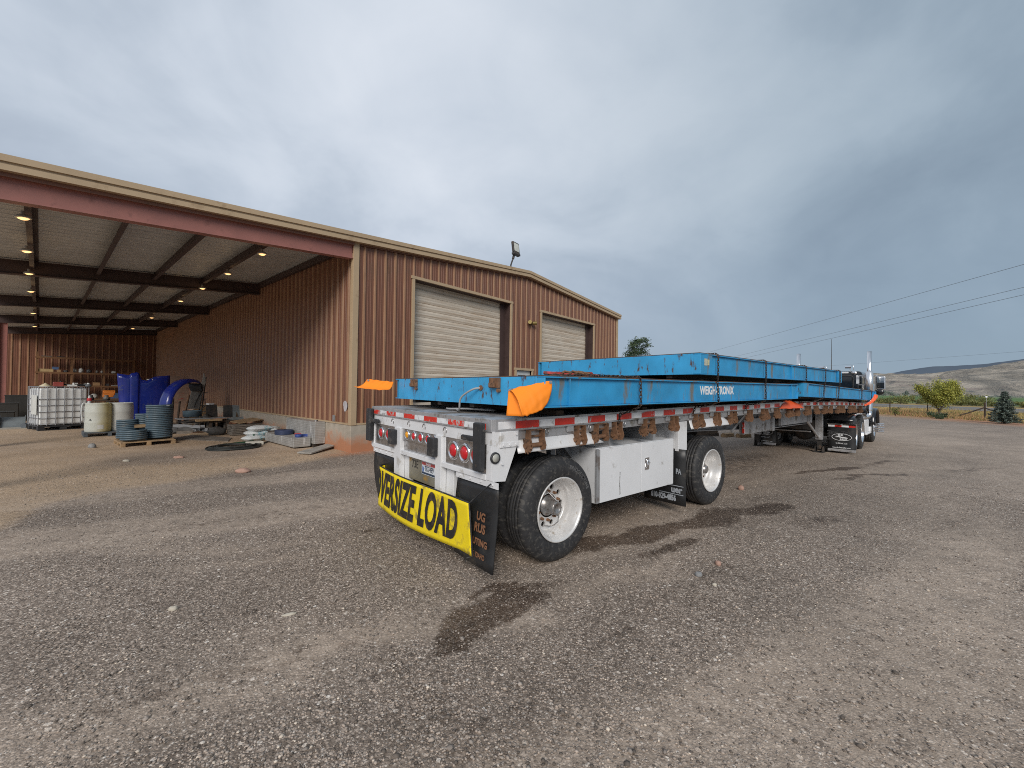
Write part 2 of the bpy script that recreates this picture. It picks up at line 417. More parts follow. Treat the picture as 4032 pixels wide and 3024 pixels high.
me.polygons.foreach_set('use_smooth', np.ones(len(fc), bool)); me.update(); me.validate()
for nm, ch in (('zone', (wet_dark, dust, tanm)), ('veg', (grass, redm, green))):
    at = me.color_attributes.new(nm, 'FLOAT_COLOR', 'POINT')
    at.data.foreach_set('color', np.stack([*ch, plain if nm == 'veg' else np.ones_like(wet_dark)], -1).astype(np.float32).ravel())
ground = bpy.data.objects.new('ground', me); COL.objects.link(ground); struct(ground)

def ground_material():
    m, nt, b = nodes_of('gravel_ground')
    co = N(nt, 'ShaderNodeTexCoord').outputs['Object']
    za = N(nt, 'ShaderNodeVertexColor', layer_name='zone'); va = N(nt, 'ShaderNodeVertexColor', layer_name='veg')
    zs, vs = N(nt, 'ShaderNodeSeparateColor'), N(nt, 'ShaderNodeSeparateColor')
    L(nt, za.outputs[0], zs.inputs[0]); L(nt, va.outputs[0], vs.inputs[0])
    flat = scaled(nt, co, (1, 1, .2))
    wn = N(nt, 'ShaderNodeTexNoise', Scale=60., Detail=2.); L(nt, flat, wn.inputs['Vector'])
    wv = N(nt, 'ShaderNodeVectorMath'); wv.operation = 'MULTIPLY_ADD'; L(nt, wn.outputs['Color'], wv.inputs[0]); wv.inputs[1].default_value = (.009,.009,.009); L(nt, flat, wv.inputs[2])
    def cells(scale):
        v = N(nt, 'ShaderNodeTexVoronoi', Scale=scale, Randomness=1.); L(nt, wv.outputs[0], v.inputs['Vector'])
        s = N(nt, 'ShaderNodeSeparateColor'); L(nt, v.outputs['Color'], s.inputs[0])
        return v.outputs['Distance'], s.outputs[0], s.outputs[1]
    d1, r1, h1 = cells(66.); d2, r2, h2 = cells(33.); d3, r3, h3 = cells(125.)
    def ramp(f, stops):
        r = N(nt, 'ShaderNodeValToRGB'); L(nt, f, r.inputs[0]); es = r.color_ramp.elements
        es[0].position, es[0].color = stops[0][0], (*stops[0][1], 1); es[1].position, es[1].color = stops[-1][0], (*stops[-1][1], 1)
        for p, c in stops[1:-1]:
            x = es.new(p); x.color = (*c, 1)
        return r.outputs[0]
    st = [(0,(.105,.082,.066)),(.3,(.24,.191,.155)),(.55,(.36,.289,.235)),(.78,(.475,.385,.314)),(.9,(.59,.49,.405)),(.97,(.74,.65,.56)),(1,(.82,.75,.67))]
    c = ramp(r1, st)
    big = math_(nt, 'MULTIPLY', math_(nt, 'GREATER_THAN', h2, .72), rng(nt, d2, .48, .42))
    c = mixc(nt, math_(nt, 'MULTIPLY', math_(nt, 'GREATER_THAN', h1, .5), .8), c, ramp(r3, st))
    c = mixc(nt, math_(nt, 'MULTIPLY', big, .85), c, ramp(r2, st))
    # darker gaps between the stones
    gap = rng(nt, d1, .34, .62, 0, 1)
    gap = math_(nt, 'MULTIPLY', gap, math_(nt, 'SUBTRACT', 1., big, True))
    c = mixc(nt, math_(nt, 'MULTIPLY', gap, .72), c, (.15,.115,.089))
    mac = noise(nt, flat, 1.1, 6., .6); mac2 = noise(nt, flat, .23, 4.)
    # tan gravel and soil by the shed
    tf = math_(nt, 'MULTIPLY', zs.outputs[2], rng(nt, noise(nt, flat, 14., 4.), .28, .55, .55, .95))
    tanc = mixc(nt, .5, c, (.54,.42,.295)); tanc = mixc(nt, 1., tanc, (1.16,1.08,.98), 'MULTIPLY')
    c = mixc(nt, tf, c, tanc)
    # packed dusty fines
    df = math_(nt, 'MULTIPLY', zs.outputs[1], rng(nt, noise(nt, flat, 7., 7., .7), .34, .56, .2, 1.))
    c = mixc(nt, math_(nt, 'MULTIPLY', df, .66), c, (.52,.415,.325))
    # damp stains, and the darker strip under the trailer
    wf = rng(nt, math_(nt, 'ADD', zs.outputs[0], math_(nt, 'MULTIPLY', math_(nt, 'SUBTRACT', noise(nt, flat, 6.5, 9., .78), .5), 1.7)), .36, .70, 0, 1, True)
    wf = math_(nt, 'MULTIPLY', wf, rng(nt, zs.outputs[0], .10, .5, .0, 1.))
    wf = math_(nt, 'MULTIPLY', wf, rng(nt, r3, .55, .95, 1., .55))
    c = mixc(nt, math_(nt, 'MULTIPLY', wf, .95), c, mixc(nt, 1., c, (.26,.212,.178), 'MULTIPLY'))
    # red soil, dry verge, field, far plain
    c = mixc(nt, math_(nt, 'MULTIPLY', vs.outputs[1], rng(nt, noise(nt, flat, 3., 4.), .3, .6, .4, 1.)), c, (.50,.205,.10))
    gcol = ramp(noise(nt, scaled(nt, co, (.9,.35,1)), .9, 6., .65), [(.3,(.20,.17,.055)),(.45,(.40,.30,.12)),(.6,(.45,.26,.12)),(.72,(.30,.27,.09))])
    c = mixc(nt, math_(nt, 'MULTIPLY', vs.outputs[0], math_(nt, 'SUBTRACT', 1., math_(nt, 'MULTIPLY', vs.outputs[1], .8))), c, gcol)
    c = mixc(nt, vs.outputs[2], c, mixc(nt, rng(nt, noise(nt, flat, .05, 5.), .4, .6), (.075,.15,.045), (.12,.19,.06)))
    c = mixc(nt, va.outputs['Alpha'], c, mixc(nt, rng(nt, noise(nt, flat, .006, 6.), .42, .6), (.21,.22,.17), (.27,.26,.2)))
    g = math_(nt, 'MULTIPLY', rng(nt, mac, .25, .75, .82, 1.17), rng(nt, mac2, .3, .7, .88, 1.12))
    vm = N(nt, 'ShaderNodeVectorMath'); vm.operation = 'SCALE'; L(nt, c, vm.inputs[0]); L(nt, g, vm.inputs['Scale'])
    L(nt, vm.outputs[0], b.inputs['Base Color'])
    L(nt, rng(nt, wf, 0, 1, .88, .55), b.inputs['Roughness']); b.inputs['Specular IOR Level'].default_value = .3
    h = math_(nt, 'ADD', math_(nt, 'MULTIPLY', rng(nt, d1, 0, .6, 1, 0), .6), math_(nt, 'MULTIPLY', big, .9))
    h = math_(nt, 'ADD', h, math_(nt, 'MULTIPLY', rng(nt, d3, 0, .6, 1, 0), .35))
    h = math_(nt, 'MULTIPLY', h, math_(nt, 'SUBTRACT', 1., math_(nt, 'MULTIPLY', df, .5)))
    bump(nt, b, h, .7, .010)
    return m
GROUNDM = ground_material(); me.materials.append(GROUNDM)

def gz(x, y):
    """ground height near a point"""
    i = int(np.clip(np.searchsorted(xs, x), 1, nx-1)); j = int(np.clip(np.searchsorted(ys, y), 1, ny-1)); return float(Z[j, i])

# loose pebbles lying on the yard (nobody could count them)
def scatter_pebbles():
    g = np.random.default_rng(5)
    n = 80000
    r = 1.25 + 10.5*g.random(n)**1.9; az = R(-50) + R(102)*g.random(n)
    px, py = r*np.sin(az), r*np.cos(az)
    ii = np.clip(np.searchsorted(xs, px), 1, nx-1); jj = np.clip(np.searchsorted(ys, py), 1, ny-1)
    keep = g.random(n) > .8*dust[jj, ii]
    px, py, ii, jj = px[keep], py[keep], ii[keep], jj[keep]; n = len(px)
    base = np.array([(1,0,0),(-1,0,0),(0,1,0),(0,-1,0),(0,0,1),(0,0,-1),(.62,.62,.5),(-.6,.6,.45),(.6,-.6,.5),(-.62,-.6,.5)])
    hull = np.array([(0,6,4),(6,2,4),(2,7,4),(7,1,4),(1,9,4),(9,3,4),(3,8,4),(8,0,4),(0,2,6),(2,1,7),(1,3,9),(3,0,8),(0,5,2),(2,5,1),(1,5,3),(3,5,0)])
    s = .0042 + .0065*g.random(n)**1.6 + np.where(g.random(n) < .008, .009, 0)
    sc = np.stack([np.ones(n), .6+.35*g.random(n), .42+.3*g.random(n)], -1)*s[:,None]
    t = 6.283*g.random(n); c, q = np.cos(t)[:,None], np.sin(t)[:,None]
    v = base[None]*(1+.3*(g.random((n,10,3))-.5))*sc[:,None,:]
    v = np.stack([v[...,0]*c-v[...,1]*q, v[...,0]*q+v[...,1]*c, v[...,2]], -1)
    v = v + np.stack([px, py, Z[jj, ii]+sc[:,2]*.35], -1)[:,None,:]
    V = v.reshape(-1, 3); F = (hull[None]+10*np.arange(n)[:,None,None]).reshape(-1, 3)
    k = g.random(n) - .35*wet_dark[jj, ii]; MI = np.repeat(np.where(k < .26, 3, np.where(k < .66, 0, np.where(k < .93, 1, 2))), 16)
    me = bpy.data.meshes.new('gravel'); me.vertices.add(len(V)); me.vertices.foreach_set('co', V.ravel())
    me.loops.add(F.size); me.loops.foreach_set('vertex_index', F.ravel().astype(np.int32))
    me.polygons.add(len(F)); me.polygons.foreach_set('loop_start', np.arange(0, F.size, 3, dtype=np.int32))
    me.polygons.foreach_set('material_index', MI.astype(np.int32)); me.update()
    for m in (mat('grey_pebble', (.32,.27,.23), .85, var=.5, sc=14.), mat('brown_pebble', (.41,.335,.275), .85, var=.45, sc=14.), mat('pale_pebble', (.62,.53,.435), .8, var=.35, sc=14.), mat('dark_pebble', (.14,.113,.092), .85, var=.5, sc=14.)): me.materials.append(m)
    o = bpy.data.objects.new('gravel', me); COL.objects.link(o); struct(o, 'stuff', 'loose grey and brown pebbles over the yard')
scatter_pebbles()

# single rocks that stand out
ROCKM = [mat('pink_rock', (.42,.26,.20), .8, var=.25, sc=20, bmp=.4), mat('grey_rock', (.25,.25,.25), .8, var=.25, sc=20, bmp=.4), mat('cream_rock', (.50,.45,.37), .8, var=.2, sc=20, bmp=.4)]
def rock(x, y, sx, sy, sz, mi, rz, label, seed):
    b = MB().blob((0,0,sz*.62), sx, sy, sz, 12, 8, .16, seed=seed)
    o = b.build('rock', ROCKM[mi]); o.location = (x, y, gz(x, y)-.004); o.rotation_euler = (0, 0, rz)
    tag(o, label, 'rock', 'rocks on the gravel')
rock(-5.15, 7.84, .13, .08, .055, 0, .4, 'pinkish flat rock lying where tan and grey gravel meet', 1)
rock(-10.75, 10.47, .08, .07, .07, 1, 0, 'small grey stone on tan gravel before the barrels', 2)
rock(-1.62, 3.02, .05, .018, .012, 2, .5, 'long thin cream stone in the middle of the gravel', 3)
rock(-2.5, 3.05, .032, .02, .02, 2, .2, 'rounded cream stone at left on the open gravel', 4)
rock(1.72, 3.72, .033, .028, .026, 1, .2, 'grey stone on gravel beside the long damp stain', 5)
rock(2.03, 3.98, .036, .03, .024, 0, 1.2, 'reddish brown stone beside the long damp stain', 6)
rock(1.78, 3.55, .02, .016, .014, 2, 0, 'pale pebble sized stone by the damp stain', 7)
rock(-7.5, 9.2, .12, .06, .035, 0, .1, 'flat pink stone near the coiled black hose', 8)
rock(-8.2, 8.7, .07, .05, .03, 2, .1, 'pale stone on the tan gravel before the coiled hose', 9)
rock(3.95, 7.0, .05, .045, .05, 0, 0, 'brown stone on gravel beyond the front trailer wheel', 10)

# road with white edge lines, beyond the verge
def strip(name, m, x0, y0, dx, dy, w0, w1, z, half=900.):
    d = Vector((dx, dy, 0)).normalized(); nr = Vector((-d.y, d.x, 0))
    if nr.x < 0: nr = -nr
    c = Vector((x0, y0, 0)); b = MB(); n = 40
    b.grid(lambda i, j: c + d*((i-.5)*2*half) + nr*(w0+(w1-w0)*j) + Vector((0,0,z)), n, 1, smooth=False)
    return struct(b.build(name, m))
ASPH = mat('old_asphalt', (.155,.145,.14), .85, var=.15, sc=.4, bmp=.1)
strip('road', ASPH, 49.2, 54.6, .149, -.989, -1.5, 14.5, .03)
LINE = mat('road_paint', (.75,.74,.70), .6)
strip('road_marking', LINE, 49.2, 54.6, .149, -.989, .2, .55, .036)
strip('road_marking', LINE, 49.2, 54.6, .149, -.989, 9.6, 9.8, .036)
strip('road_marking', mat('yellow_road_paint', (.6,.42,.08), .6), 49.2, 54.6, .149, -.989, 5.0, 5.3, .036)

# hills: a tan eroded range and a dark far mountain
def hills(name, m, r0, r1, a0, a1, prof, rough, seed, nr_=46, na=240):
    vs = []
    A = np.linspace(R(a0), R(a1), na); Rr = np.linspace(0, 1, nr_)
    AA, RR = np.meshgrid(A, Rr)
    rad = r0 + (r1-r0)*RR
    px, py = rad*np.sin(AA), rad*np.cos(AA)
    hmax = np.interp(np.degrees(AA), prof[0], prof[1])
    s = rough
    rid = 1-np.abs(2*fbm(px/s, py/s, 5, seed)-1); rid2 = 1-np.abs(2*fbm(px/s*3.1, py/s*3.1, 4, seed+5)-1)
    shp = np.sin(np.clip(RR/.8, 0, 1)*pi/2)**1.5*np.clip((1-RR)/.15, 0, 1)**.5
    hgt = hmax*shp*(.72+.26*rid**2+.12*(rid2-.5)*(1-RR)*1.2)
    hgt = hgt - 3
    co = np.stack([px, py, hgt], -1).reshape(-1, 3)
    b = MB(); b.v = [tuple(p) for p in co]
    b.f = [(j*na+i, j*na+i+1, (j+1)*na+i+1, (j+1)*na+i) for j in range(nr_-1) for i in range(na-1)]
    b.sm = [True]*len(b.f); b.mi = [0]*len(b.f)
    return struct(b.build(name, m))
def hill_mat():
    m, nt, b = nodes_of('eroded_hill'); co = objco(nt)
    sx_ = N(nt, 'ShaderNodeSeparateXYZ'); L(nt, co, sx_.inputs[0])
    cb_ = N(nt, 'ShaderNodeCombineXYZ'); L(nt, math_(nt, 'SUBTRACT', sx_.outputs[0], sx_.outputs[1]), cb_.inputs[0]); L(nt, math_(nt, 'MULTIPLY', sx_.outputs[2], 5.), cb_.inputs[1]); L(nt, math_(nt, 'MULTIPLY', sx_.outputs[0], .12), cb_.inputs[2])
    pl_ = cb_.outputs[0]
    n1 = noise(nt, pl_, .007, 7., .66, 1.2); n2 = noise(nt, scaled(nt, pl_, (.4,1,1)), .010, 6., .65, .6); n3 = noise(nt, pl_, .030, 6., .72)
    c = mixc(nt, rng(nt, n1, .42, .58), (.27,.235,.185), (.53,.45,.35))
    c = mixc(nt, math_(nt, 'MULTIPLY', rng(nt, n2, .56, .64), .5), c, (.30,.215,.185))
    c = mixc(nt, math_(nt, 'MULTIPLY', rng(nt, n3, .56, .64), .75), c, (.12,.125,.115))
    c = mixc(nt, .16, c, (.38,.40,.43))  # distance haze mixed into the hill colour
    L(nt, c, b.inputs['Base Color']); b.inputs['Roughness'].default_value = .95; b.inputs['Specular IOR Level'].default_value = .1
    bump(nt, b, noise(nt, pl_, .008, 9., .68, 1.), 1., 45.)
    return m
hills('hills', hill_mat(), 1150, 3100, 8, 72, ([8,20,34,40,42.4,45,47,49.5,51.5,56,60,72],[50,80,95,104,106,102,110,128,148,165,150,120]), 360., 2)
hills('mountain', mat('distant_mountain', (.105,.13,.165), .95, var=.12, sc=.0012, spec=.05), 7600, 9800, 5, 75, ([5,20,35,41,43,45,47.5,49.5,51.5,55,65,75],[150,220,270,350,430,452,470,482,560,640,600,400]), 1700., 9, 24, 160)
# ------------------------------------------------------------------ the shed
BROWN = mat('brown_siding', (.18,.076,.045), .5, .0, var=.14, sc=1.4, dirt=(.15,.075,.045), dsc=2.2, damt=.2, dst=(1,1,.25))
RIBM = mat('sky_lit_siding_rib', (.30,.165,.093), .5, .0, var=.14, sc=1.6, dirt=(.34,.20,.12), dsc=4, damt=.25, dst=(1,1,.3))  # lighter than the panels: sky light on the ribs painted in
TRIM = mat('tan_trim', (.44,.325,.205), .5, var=.07, sc=2, dirt=(.36,.255,.155), dsc=3, damt=.15)
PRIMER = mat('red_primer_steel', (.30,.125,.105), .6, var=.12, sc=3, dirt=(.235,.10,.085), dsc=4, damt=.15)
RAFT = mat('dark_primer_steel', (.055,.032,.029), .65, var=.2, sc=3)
CEIL = mat('galvalume_sheet', (.52,.52,.515), .5, .1, var=.1, sc=1.2)
def concrete_mat():
    m, nt, b = nodes_of('soil_stained_concrete'); co = objco(nt)
    sp = N(nt, 'ShaderNodeSeparateXYZ'); L(nt, co, sp.inputs[0])
    n = noise(nt, co, 3.2, 6., .65)
    h = math_(nt, 'SUBTRACT', sp.outputs[2], math_(nt, 'MULTIPLY', math_(nt, 'SUBTRACT', n, .5), .9))
    c = mixc(nt, rng(nt, n, .35, .65), (.33,.29,.235), (.45,.40,.335))
    c = mixc(nt, rng(nt, h, .12, .52, .92, 0, True), c, (.42,.175,.085))
    L(nt, c, b.inputs['Base Color']); b.inputs['Roughness'].default_value = .9
    bump(nt, b, noise(nt, co, 45., 5.), .35, .004); return m
CONC = concrete_mat()
def door_mat():
    m, nt, b = nodes_of('weathered_roller_door'); co = objco(nt)
    n = noise(nt, scaled(nt, co, (.5,1,9)), 1.7, 6., .6); n2 = noise(nt, co, 2.4, 5.)
    c = mixc(nt, rng(nt, n, .46, .68), (.56,.49,.405), (.42,.32,.23))
    c = mixc(nt, rng(nt, n2, .35, .65, 0, .3), c, (.62,.56,.48))
    L(nt, c, b.inputs['Base Color']); b.inputs['Roughness'].default_value = .5
    bump(nt, b, n2, .1, .01); return m
DOORM = door_mat()

shed = thing('metal_shed', 'brown ribbed steel shed with tan trim, two roller doors and an open lean-to bay', 'building', B_O, B_R)
UL, UR, UP, VB = -6.55, 14.6, 7.0, 26.9       # left edge of the bay, right wall, ridge, back wall
SL, SR = .091, .072
def roofz(u): return 5.36 + (SL*u if u <= UP else SL*UP - SR*(u-UP))
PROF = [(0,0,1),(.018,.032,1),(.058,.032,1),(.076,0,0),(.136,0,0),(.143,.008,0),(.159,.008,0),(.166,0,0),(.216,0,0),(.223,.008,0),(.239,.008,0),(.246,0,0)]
def siding(b, s0, s1, fn, zb, zt, holes=(), phase=0.):
    """ribbed sheet from s0 to s1; fn(s, d, z) -> xyz; holes: (sa, sb, za, zb)"""
    P = .305; pts = []
    k = math.floor((s0-phase)/P)
    while True:
        base = phase + k*P
        if base > s1: break
        for i, (o, d, m) in enumerate(PROF): pts.append((base+o, d, m))
        k += 1
    cuts = [s0, s1] + [x for h in holes for x in h[:2]]
    def depth(s):
        for (a, da, m), (c, dc, _) in zip(pts, pts[1:]):
            if a <= s <= c: return da + (dc-da)*(s-a)/max(c-a, 1e-9), m
        return 0, 0
    ss = sorted(set([p[0] for p in pts if s0 < p[0] < s1] + cuts))
    for a, c in zip(ss, ss[1:]):
        if c-a < 1e-6: continue
        m = depth((a+c)/2)[1]; da, dc = depth(a+1e-7)[0], depth(c-1e-7)[0]
        seg = [(zb(a) if callable(zb) else zb, zb(c) if callable(zb) else zb, zt(a), zt(c))]
        for h in holes:
            if a >= h[0]-1e-6 and c <= h[1]+1e-6:
                seg = ([(zb, zb, h[2], h[2])] if h[2] > (zb+.01) else []) + [(h[3], h[3], zt(a), zt(c))]
        for (za, zc, ya, yc) in seg:
            b.add([fn(a, da, za), fn(c, dc, zc), fn(c, dc, yc), fn(a, da, ya)], [(0,1,2,3)], False, m)
D1, D2, WD = (1.83, 6.04, .2, 4.79), (7.96, 12.1, .2, 4.76), (6.42, 7.34, .2, 2.37)
FT = .70
gable = MB()
siding(gable, .02, UR, lambda s, d, z: (s, -d, z), FT, lambda u: roofz(u)-.01, [(h[0], h[1], FT if h[2] < FT else h[2], h[3]) for h in (D1, D2, WD)], .245)
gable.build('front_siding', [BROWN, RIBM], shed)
sw = MB(); siding(sw, .0, VB, lambda s, d, z: (-d, s, z), FT, lambda v: roofz(0)-.02, (), .2)
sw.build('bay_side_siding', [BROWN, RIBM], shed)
bw = MB(); siding(bw, UL, -.001, lambda s, d, z: (s, VB-d, z), .1, lambda u: roofz(u)-.02, (), .1)
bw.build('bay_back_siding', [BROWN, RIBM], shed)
rw = MB(); siding(rw, 0., VB, lambda s, d, z: (UR+d, s, z), FT, lambda v: roofz(UR)-.02, (), .1)
siding(rw, 0., UR, lambda s, d, z: (s, VB+.05+d, z), FT, lambda u: roofz(u)-.02, (), .1)
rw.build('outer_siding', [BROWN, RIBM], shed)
fd = MB()      # stem wall: pieces butt, the siding sits flush above
fd.box(-.03, D1[0], -.03, .25, -.25, FT-.004); fd.box(D1[1], WD[0], -.03, .25, -.25, FT-.004); fd.box(WD[1], D2[0], -.03, .25, -.25, FT-.004); fd.box(D2[1], UR+.02, -.03, .25, -.25, FT-.004)
fd.box(-.03, .22, .25, VB, -.25, FT-.004); fd.box(D1[0], D1[1], .0, .25, -.2, .16); fd.box(WD[0], WD[1], .0, .25, -.2, .18); fd.box(D2[0], D2[1], .0, .25, -.2, .16)
fd.box(UL, -.03, VB, VB+.2, -.2, .12)
fd.build('foundation', CONC, shed, .012)
bt = MB(); bt.box(.115, D1[0]-.1, -.045, -.004, FT-.012, FT+.03); bt.box(-.05, -.004, .1, VB, FT-.012, FT+.03)
bt.build('base_trim', TRIM, shed)
# corner and opening trim
ct = MB(); ct.box(-.045, .11, -.05, -.002, FT-.02, roofz(0)-.02); ct.box(-.045, -.003, -.002, .1, FT-.02, roofz(0)-.3); ct.build('corner_trim', TRIM, shed, .006)
ct = MB(); ct.box(UR-.12, UR+.05, -.05, -.002, FT-.02, roofz(UR)-.02); ct.build('corner_trim', TRIM, shed, .006)
for (a, c, z0, z1), nm in ((D1, 'door_trim'), (D2, 'door_trim'), (WD, 'door_trim')):
    t = MB(); wt = .09
    t.box(a-wt, a, -.052, .0, max(z0, FT), z1); t.box(c, c+wt, -.052, .0, max(z0, FT), z1); t.box(a-wt-.03, c+wt+.03, -.058, .0, z1, z1+.085)
    t.build(nm, TRIM, shed, .004)
for (a, c, z0, z1) in (D1, D2):
    j = MB(); j.box(a-.01, a+.0, .0, .33, z0, z1); j.box(c, c+.012, .0, .33, z0, z1); j.box(a, c, .0, .33, z1, z1+.02)
    j.box(c-.26, c-.0, .23, .25, z0, z1-.0)
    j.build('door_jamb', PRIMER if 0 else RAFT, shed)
    d = MB(); n = 6; zz = z0
    pr = []
    while zz < z1-.01:
        for k in range(n): pr.append((min(zz+.212*k/n, z1), .30 - .012*abs(math.sin(pi*k/n)) - (.006 if k in (2, 4) else 0)))
        pr.append((min(zz+.206, z1), .312)); zz += .212
    pr.append((z1, .31))
    for (za, da), (zb_, db) in zip(pr, pr[1:]):
        d.add([(a, da, za), (c, da, za), (c, db, zb_), (a, db, zb_)], [(0,1,2,3)])
    d.build('roller_door', DOORM, shed)
wd = MB(); wd.box(WD[0], WD[1], .05, .09, WD[2], WD[3]-.0)
wdo = wd.build('walk_door', mat('pale_door_paint', (.52,.54,.54), .4, var=.08), shed)
k = MB(); k.box(WD[0]+.18, WD[0]+.62, .04, .049, 1.3, 2.2); k.build('pane', GLASS, wdo)
k = MB(); k.cyl((WD[1]-.1, .05, 1.15), (WD[1]-.1, -.02, 1.15), .028); k.build('handle', STEEL, wdo)
# rake trim in two steps plus a brown strip
def slopebox(b, u0, u1, v0, v1, dz0, dz1, m=0):
    pts = [u0] + ([UP] if u0 < UP < u1 else []) + [u1]
    for a, c in zip(pts, pts[1:]):
        b.add([(a,v0,roofz(a)+dz0),(c,v0,roofz(c)+dz0),(c,v1,roofz(c)+dz0),(a,v1,roofz(a)+dz0),(a,v0,roofz(a)+dz1),(c,v0,roofz(c)+dz1),(c,v1,roofz(c)+dz1),(a,v1,roofz(a)+dz1)],
              [(0,1,5,4),(2,3,7,6),(3,2,1,0),(4,5,6,7)] + ([(0,4,7,3)] if a == u0 else []) + ([(1,2,6,5)] if c == u1 else []), False, m)
rk = MB()
slopebox(rk, UL-.1, UR+.12, -.20, -.03, .085, .185); slopebox(rk, UL-.1, UR+.12, -.165, -.03, .045, .085); slopebox(rk, UL-.1, UR+.12, -.185, -.03, -.045, .045)
rk.build('rake_trim', TRIM, shed)
rk2 = MB(); slopebox(rk2, UL-.1, -.05, -.09, -.03, -.11, -.045); slopebox(rk2, .12, UR-.13, -.055, -.034, -.085, -.045)
rk2.build('rake_underside', BROWN, shed)
# roof: ribbed sheet, seen from below in the bay
rf = MB(); v = -.03
prof = [(0,0),(.02,.045),(.06,.045),(.08,0),(.15,0),(.155,.007),(.18,.007),(.185,0),(.245,0),(.25,.007),(.27,.007),(.275,0)]
vv = []
while v < VB+.35:
    vv += [(v+o, d) for o, d in prof]; v += .305
for (a, da), (c, dc) in zip(vv, vv[1:]):
    for u0, u1 in ((UL-.08, -.02), (-.02, UP), (UP, UR+.1)):
        rf.add([(u0,a,roofz(u0)+da),(u1,a,roofz(u1)+da),(u1,c,roofz(u1)+dc),(u0,c,roofz(u0)+dc)], [(0,1,2,3)])
rf.build('roof', CEIL, shed)
# frames
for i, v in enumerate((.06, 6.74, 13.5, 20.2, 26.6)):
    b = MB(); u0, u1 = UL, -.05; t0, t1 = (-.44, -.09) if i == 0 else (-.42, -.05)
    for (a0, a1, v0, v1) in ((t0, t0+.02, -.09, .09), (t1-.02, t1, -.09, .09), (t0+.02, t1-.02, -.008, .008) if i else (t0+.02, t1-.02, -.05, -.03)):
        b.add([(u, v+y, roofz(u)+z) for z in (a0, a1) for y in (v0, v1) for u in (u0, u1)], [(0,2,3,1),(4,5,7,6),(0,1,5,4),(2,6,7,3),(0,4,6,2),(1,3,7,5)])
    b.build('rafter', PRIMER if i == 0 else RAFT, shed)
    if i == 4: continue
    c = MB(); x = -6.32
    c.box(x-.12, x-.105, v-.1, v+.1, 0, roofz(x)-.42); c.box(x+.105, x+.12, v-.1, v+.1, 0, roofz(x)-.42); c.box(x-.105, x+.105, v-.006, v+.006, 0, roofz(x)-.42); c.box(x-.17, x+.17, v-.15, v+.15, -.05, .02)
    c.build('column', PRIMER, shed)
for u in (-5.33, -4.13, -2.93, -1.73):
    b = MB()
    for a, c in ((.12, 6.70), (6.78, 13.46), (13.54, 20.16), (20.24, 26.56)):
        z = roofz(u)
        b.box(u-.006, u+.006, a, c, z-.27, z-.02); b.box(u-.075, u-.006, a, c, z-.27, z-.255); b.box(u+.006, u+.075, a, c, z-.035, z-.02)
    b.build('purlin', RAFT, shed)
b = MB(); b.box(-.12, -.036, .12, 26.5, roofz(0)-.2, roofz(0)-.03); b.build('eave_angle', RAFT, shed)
# white paint spot and outlet box on the bay wall
ob = MB(); ob.box(-.06, -.034, .80, .90, .73, .90); ob.build('outlet_box', GREYP, shed, .004)
sp_ = MB(); sp_.grid(lambda i, j: (-.037, .27+.13*(.15+.85*j)*math.cos(2*pi*i)*(.8+.2*math.sin(5*i)), 1.16+.14*j*math.sin(2*pi*i)), 20, 4); sp_.build('paint_smudge', mat('chalky_paint', (.45,.43,.45), .8), shed)

# lamps under the bay roof
LAMPH = mat('lamp_housing', (.30,.28,.25), .4); LENS = emit('lit_lamp_lens', (1., .62, .28), 1.3)
LAMPOFF = mat('dim_lamp_lens', (.35,.30,.2), .3)
def make_lamp(label):
    t = thing('canopy_lamp', label, 'lamp', group='lamps under the bay roof')
    h = MB(); h.lathe([(.04,.08),(.085,.072),(.135,.03),(.14,.0),(.132,-.010),(.10,-.012)], n=24); h.cyl((0,0,.085),(0,0,.16),.035, n=10); h.build('housing', LAMPH, t)
    l = MB(); l.lathe([(.099,-.010),(.08,-.030),(.045,-.044),(0,-.048)], n=24); l.build('lens', LENS, t)
    return t
first = None
WHERE = ['nearest the front opening', 'second from the front opening', 'third from the front opening', 'fourth from the front opening', 'second from the back wall', 'nearest the back wall']
for u, row in ((-5.36, 'left'), (-1.73, 'right')):
    for i, v in enumerate((1.0, 3.7, 6.45, 9.6, 15.7, 21.7)):
        o = make_lamp('') if first is None else dup(first)
        first = first or o
        o['label'] = 'lit round canopy lamp in the %s-hand row, %s' % (row, WHERE[i])
        zz = roofz(u)-.275-.16+.02
        o.scale = (.72,.72,.72); o.location = BW(u-.05, v, zz); o.rotation_euler = (0, math.atan(-SL), B_R)
        pl = bpy.data.lights.new('lamp_glow', 'POINT'); pl.energy = 1.2; pl.color = (1., .66, .33); pl.shadow_soft_size = .1
        po = bpy.data.objects.new('lamp_glow', pl); COL.objects.link(po); po.location = BW(u-.05, v, zz-.16)
# floodlight on the roof
fl = thing('flood_light', 'dark floodlight on a leaning pole above the shed roof ridge', 'light', BW(6.3, .25, roofz(6.3)+.05), B_R)
b = MB(); b.tube([(0,0,-.03),(.02,-.02,.35),(.10,-.06,.62)], .028); b.cyl((.09,-.06,.58),(.125,-.08,.76),.045); b.build('pole', DARK, fl)
Mf = Matrix.Translation((.18,-.12,.98)) @ Euler((R(-8), 0, R(6))).to_matrix().to_4x4()
b = MB(); b.box(-.20,.20,-.03,.06,-.17,.24, M=Mf); b.box(-.20,.20,-.05,.09,-.26,-.175, M=Mf); b.build('housing', DARK, fl, .015)
b = MB(); b.box(-.155,.155,-.036,-.031,-.12,.19, M=Mf); b.build('lens', mat('flood_lens', (.62,.63,.58), .3), fl)
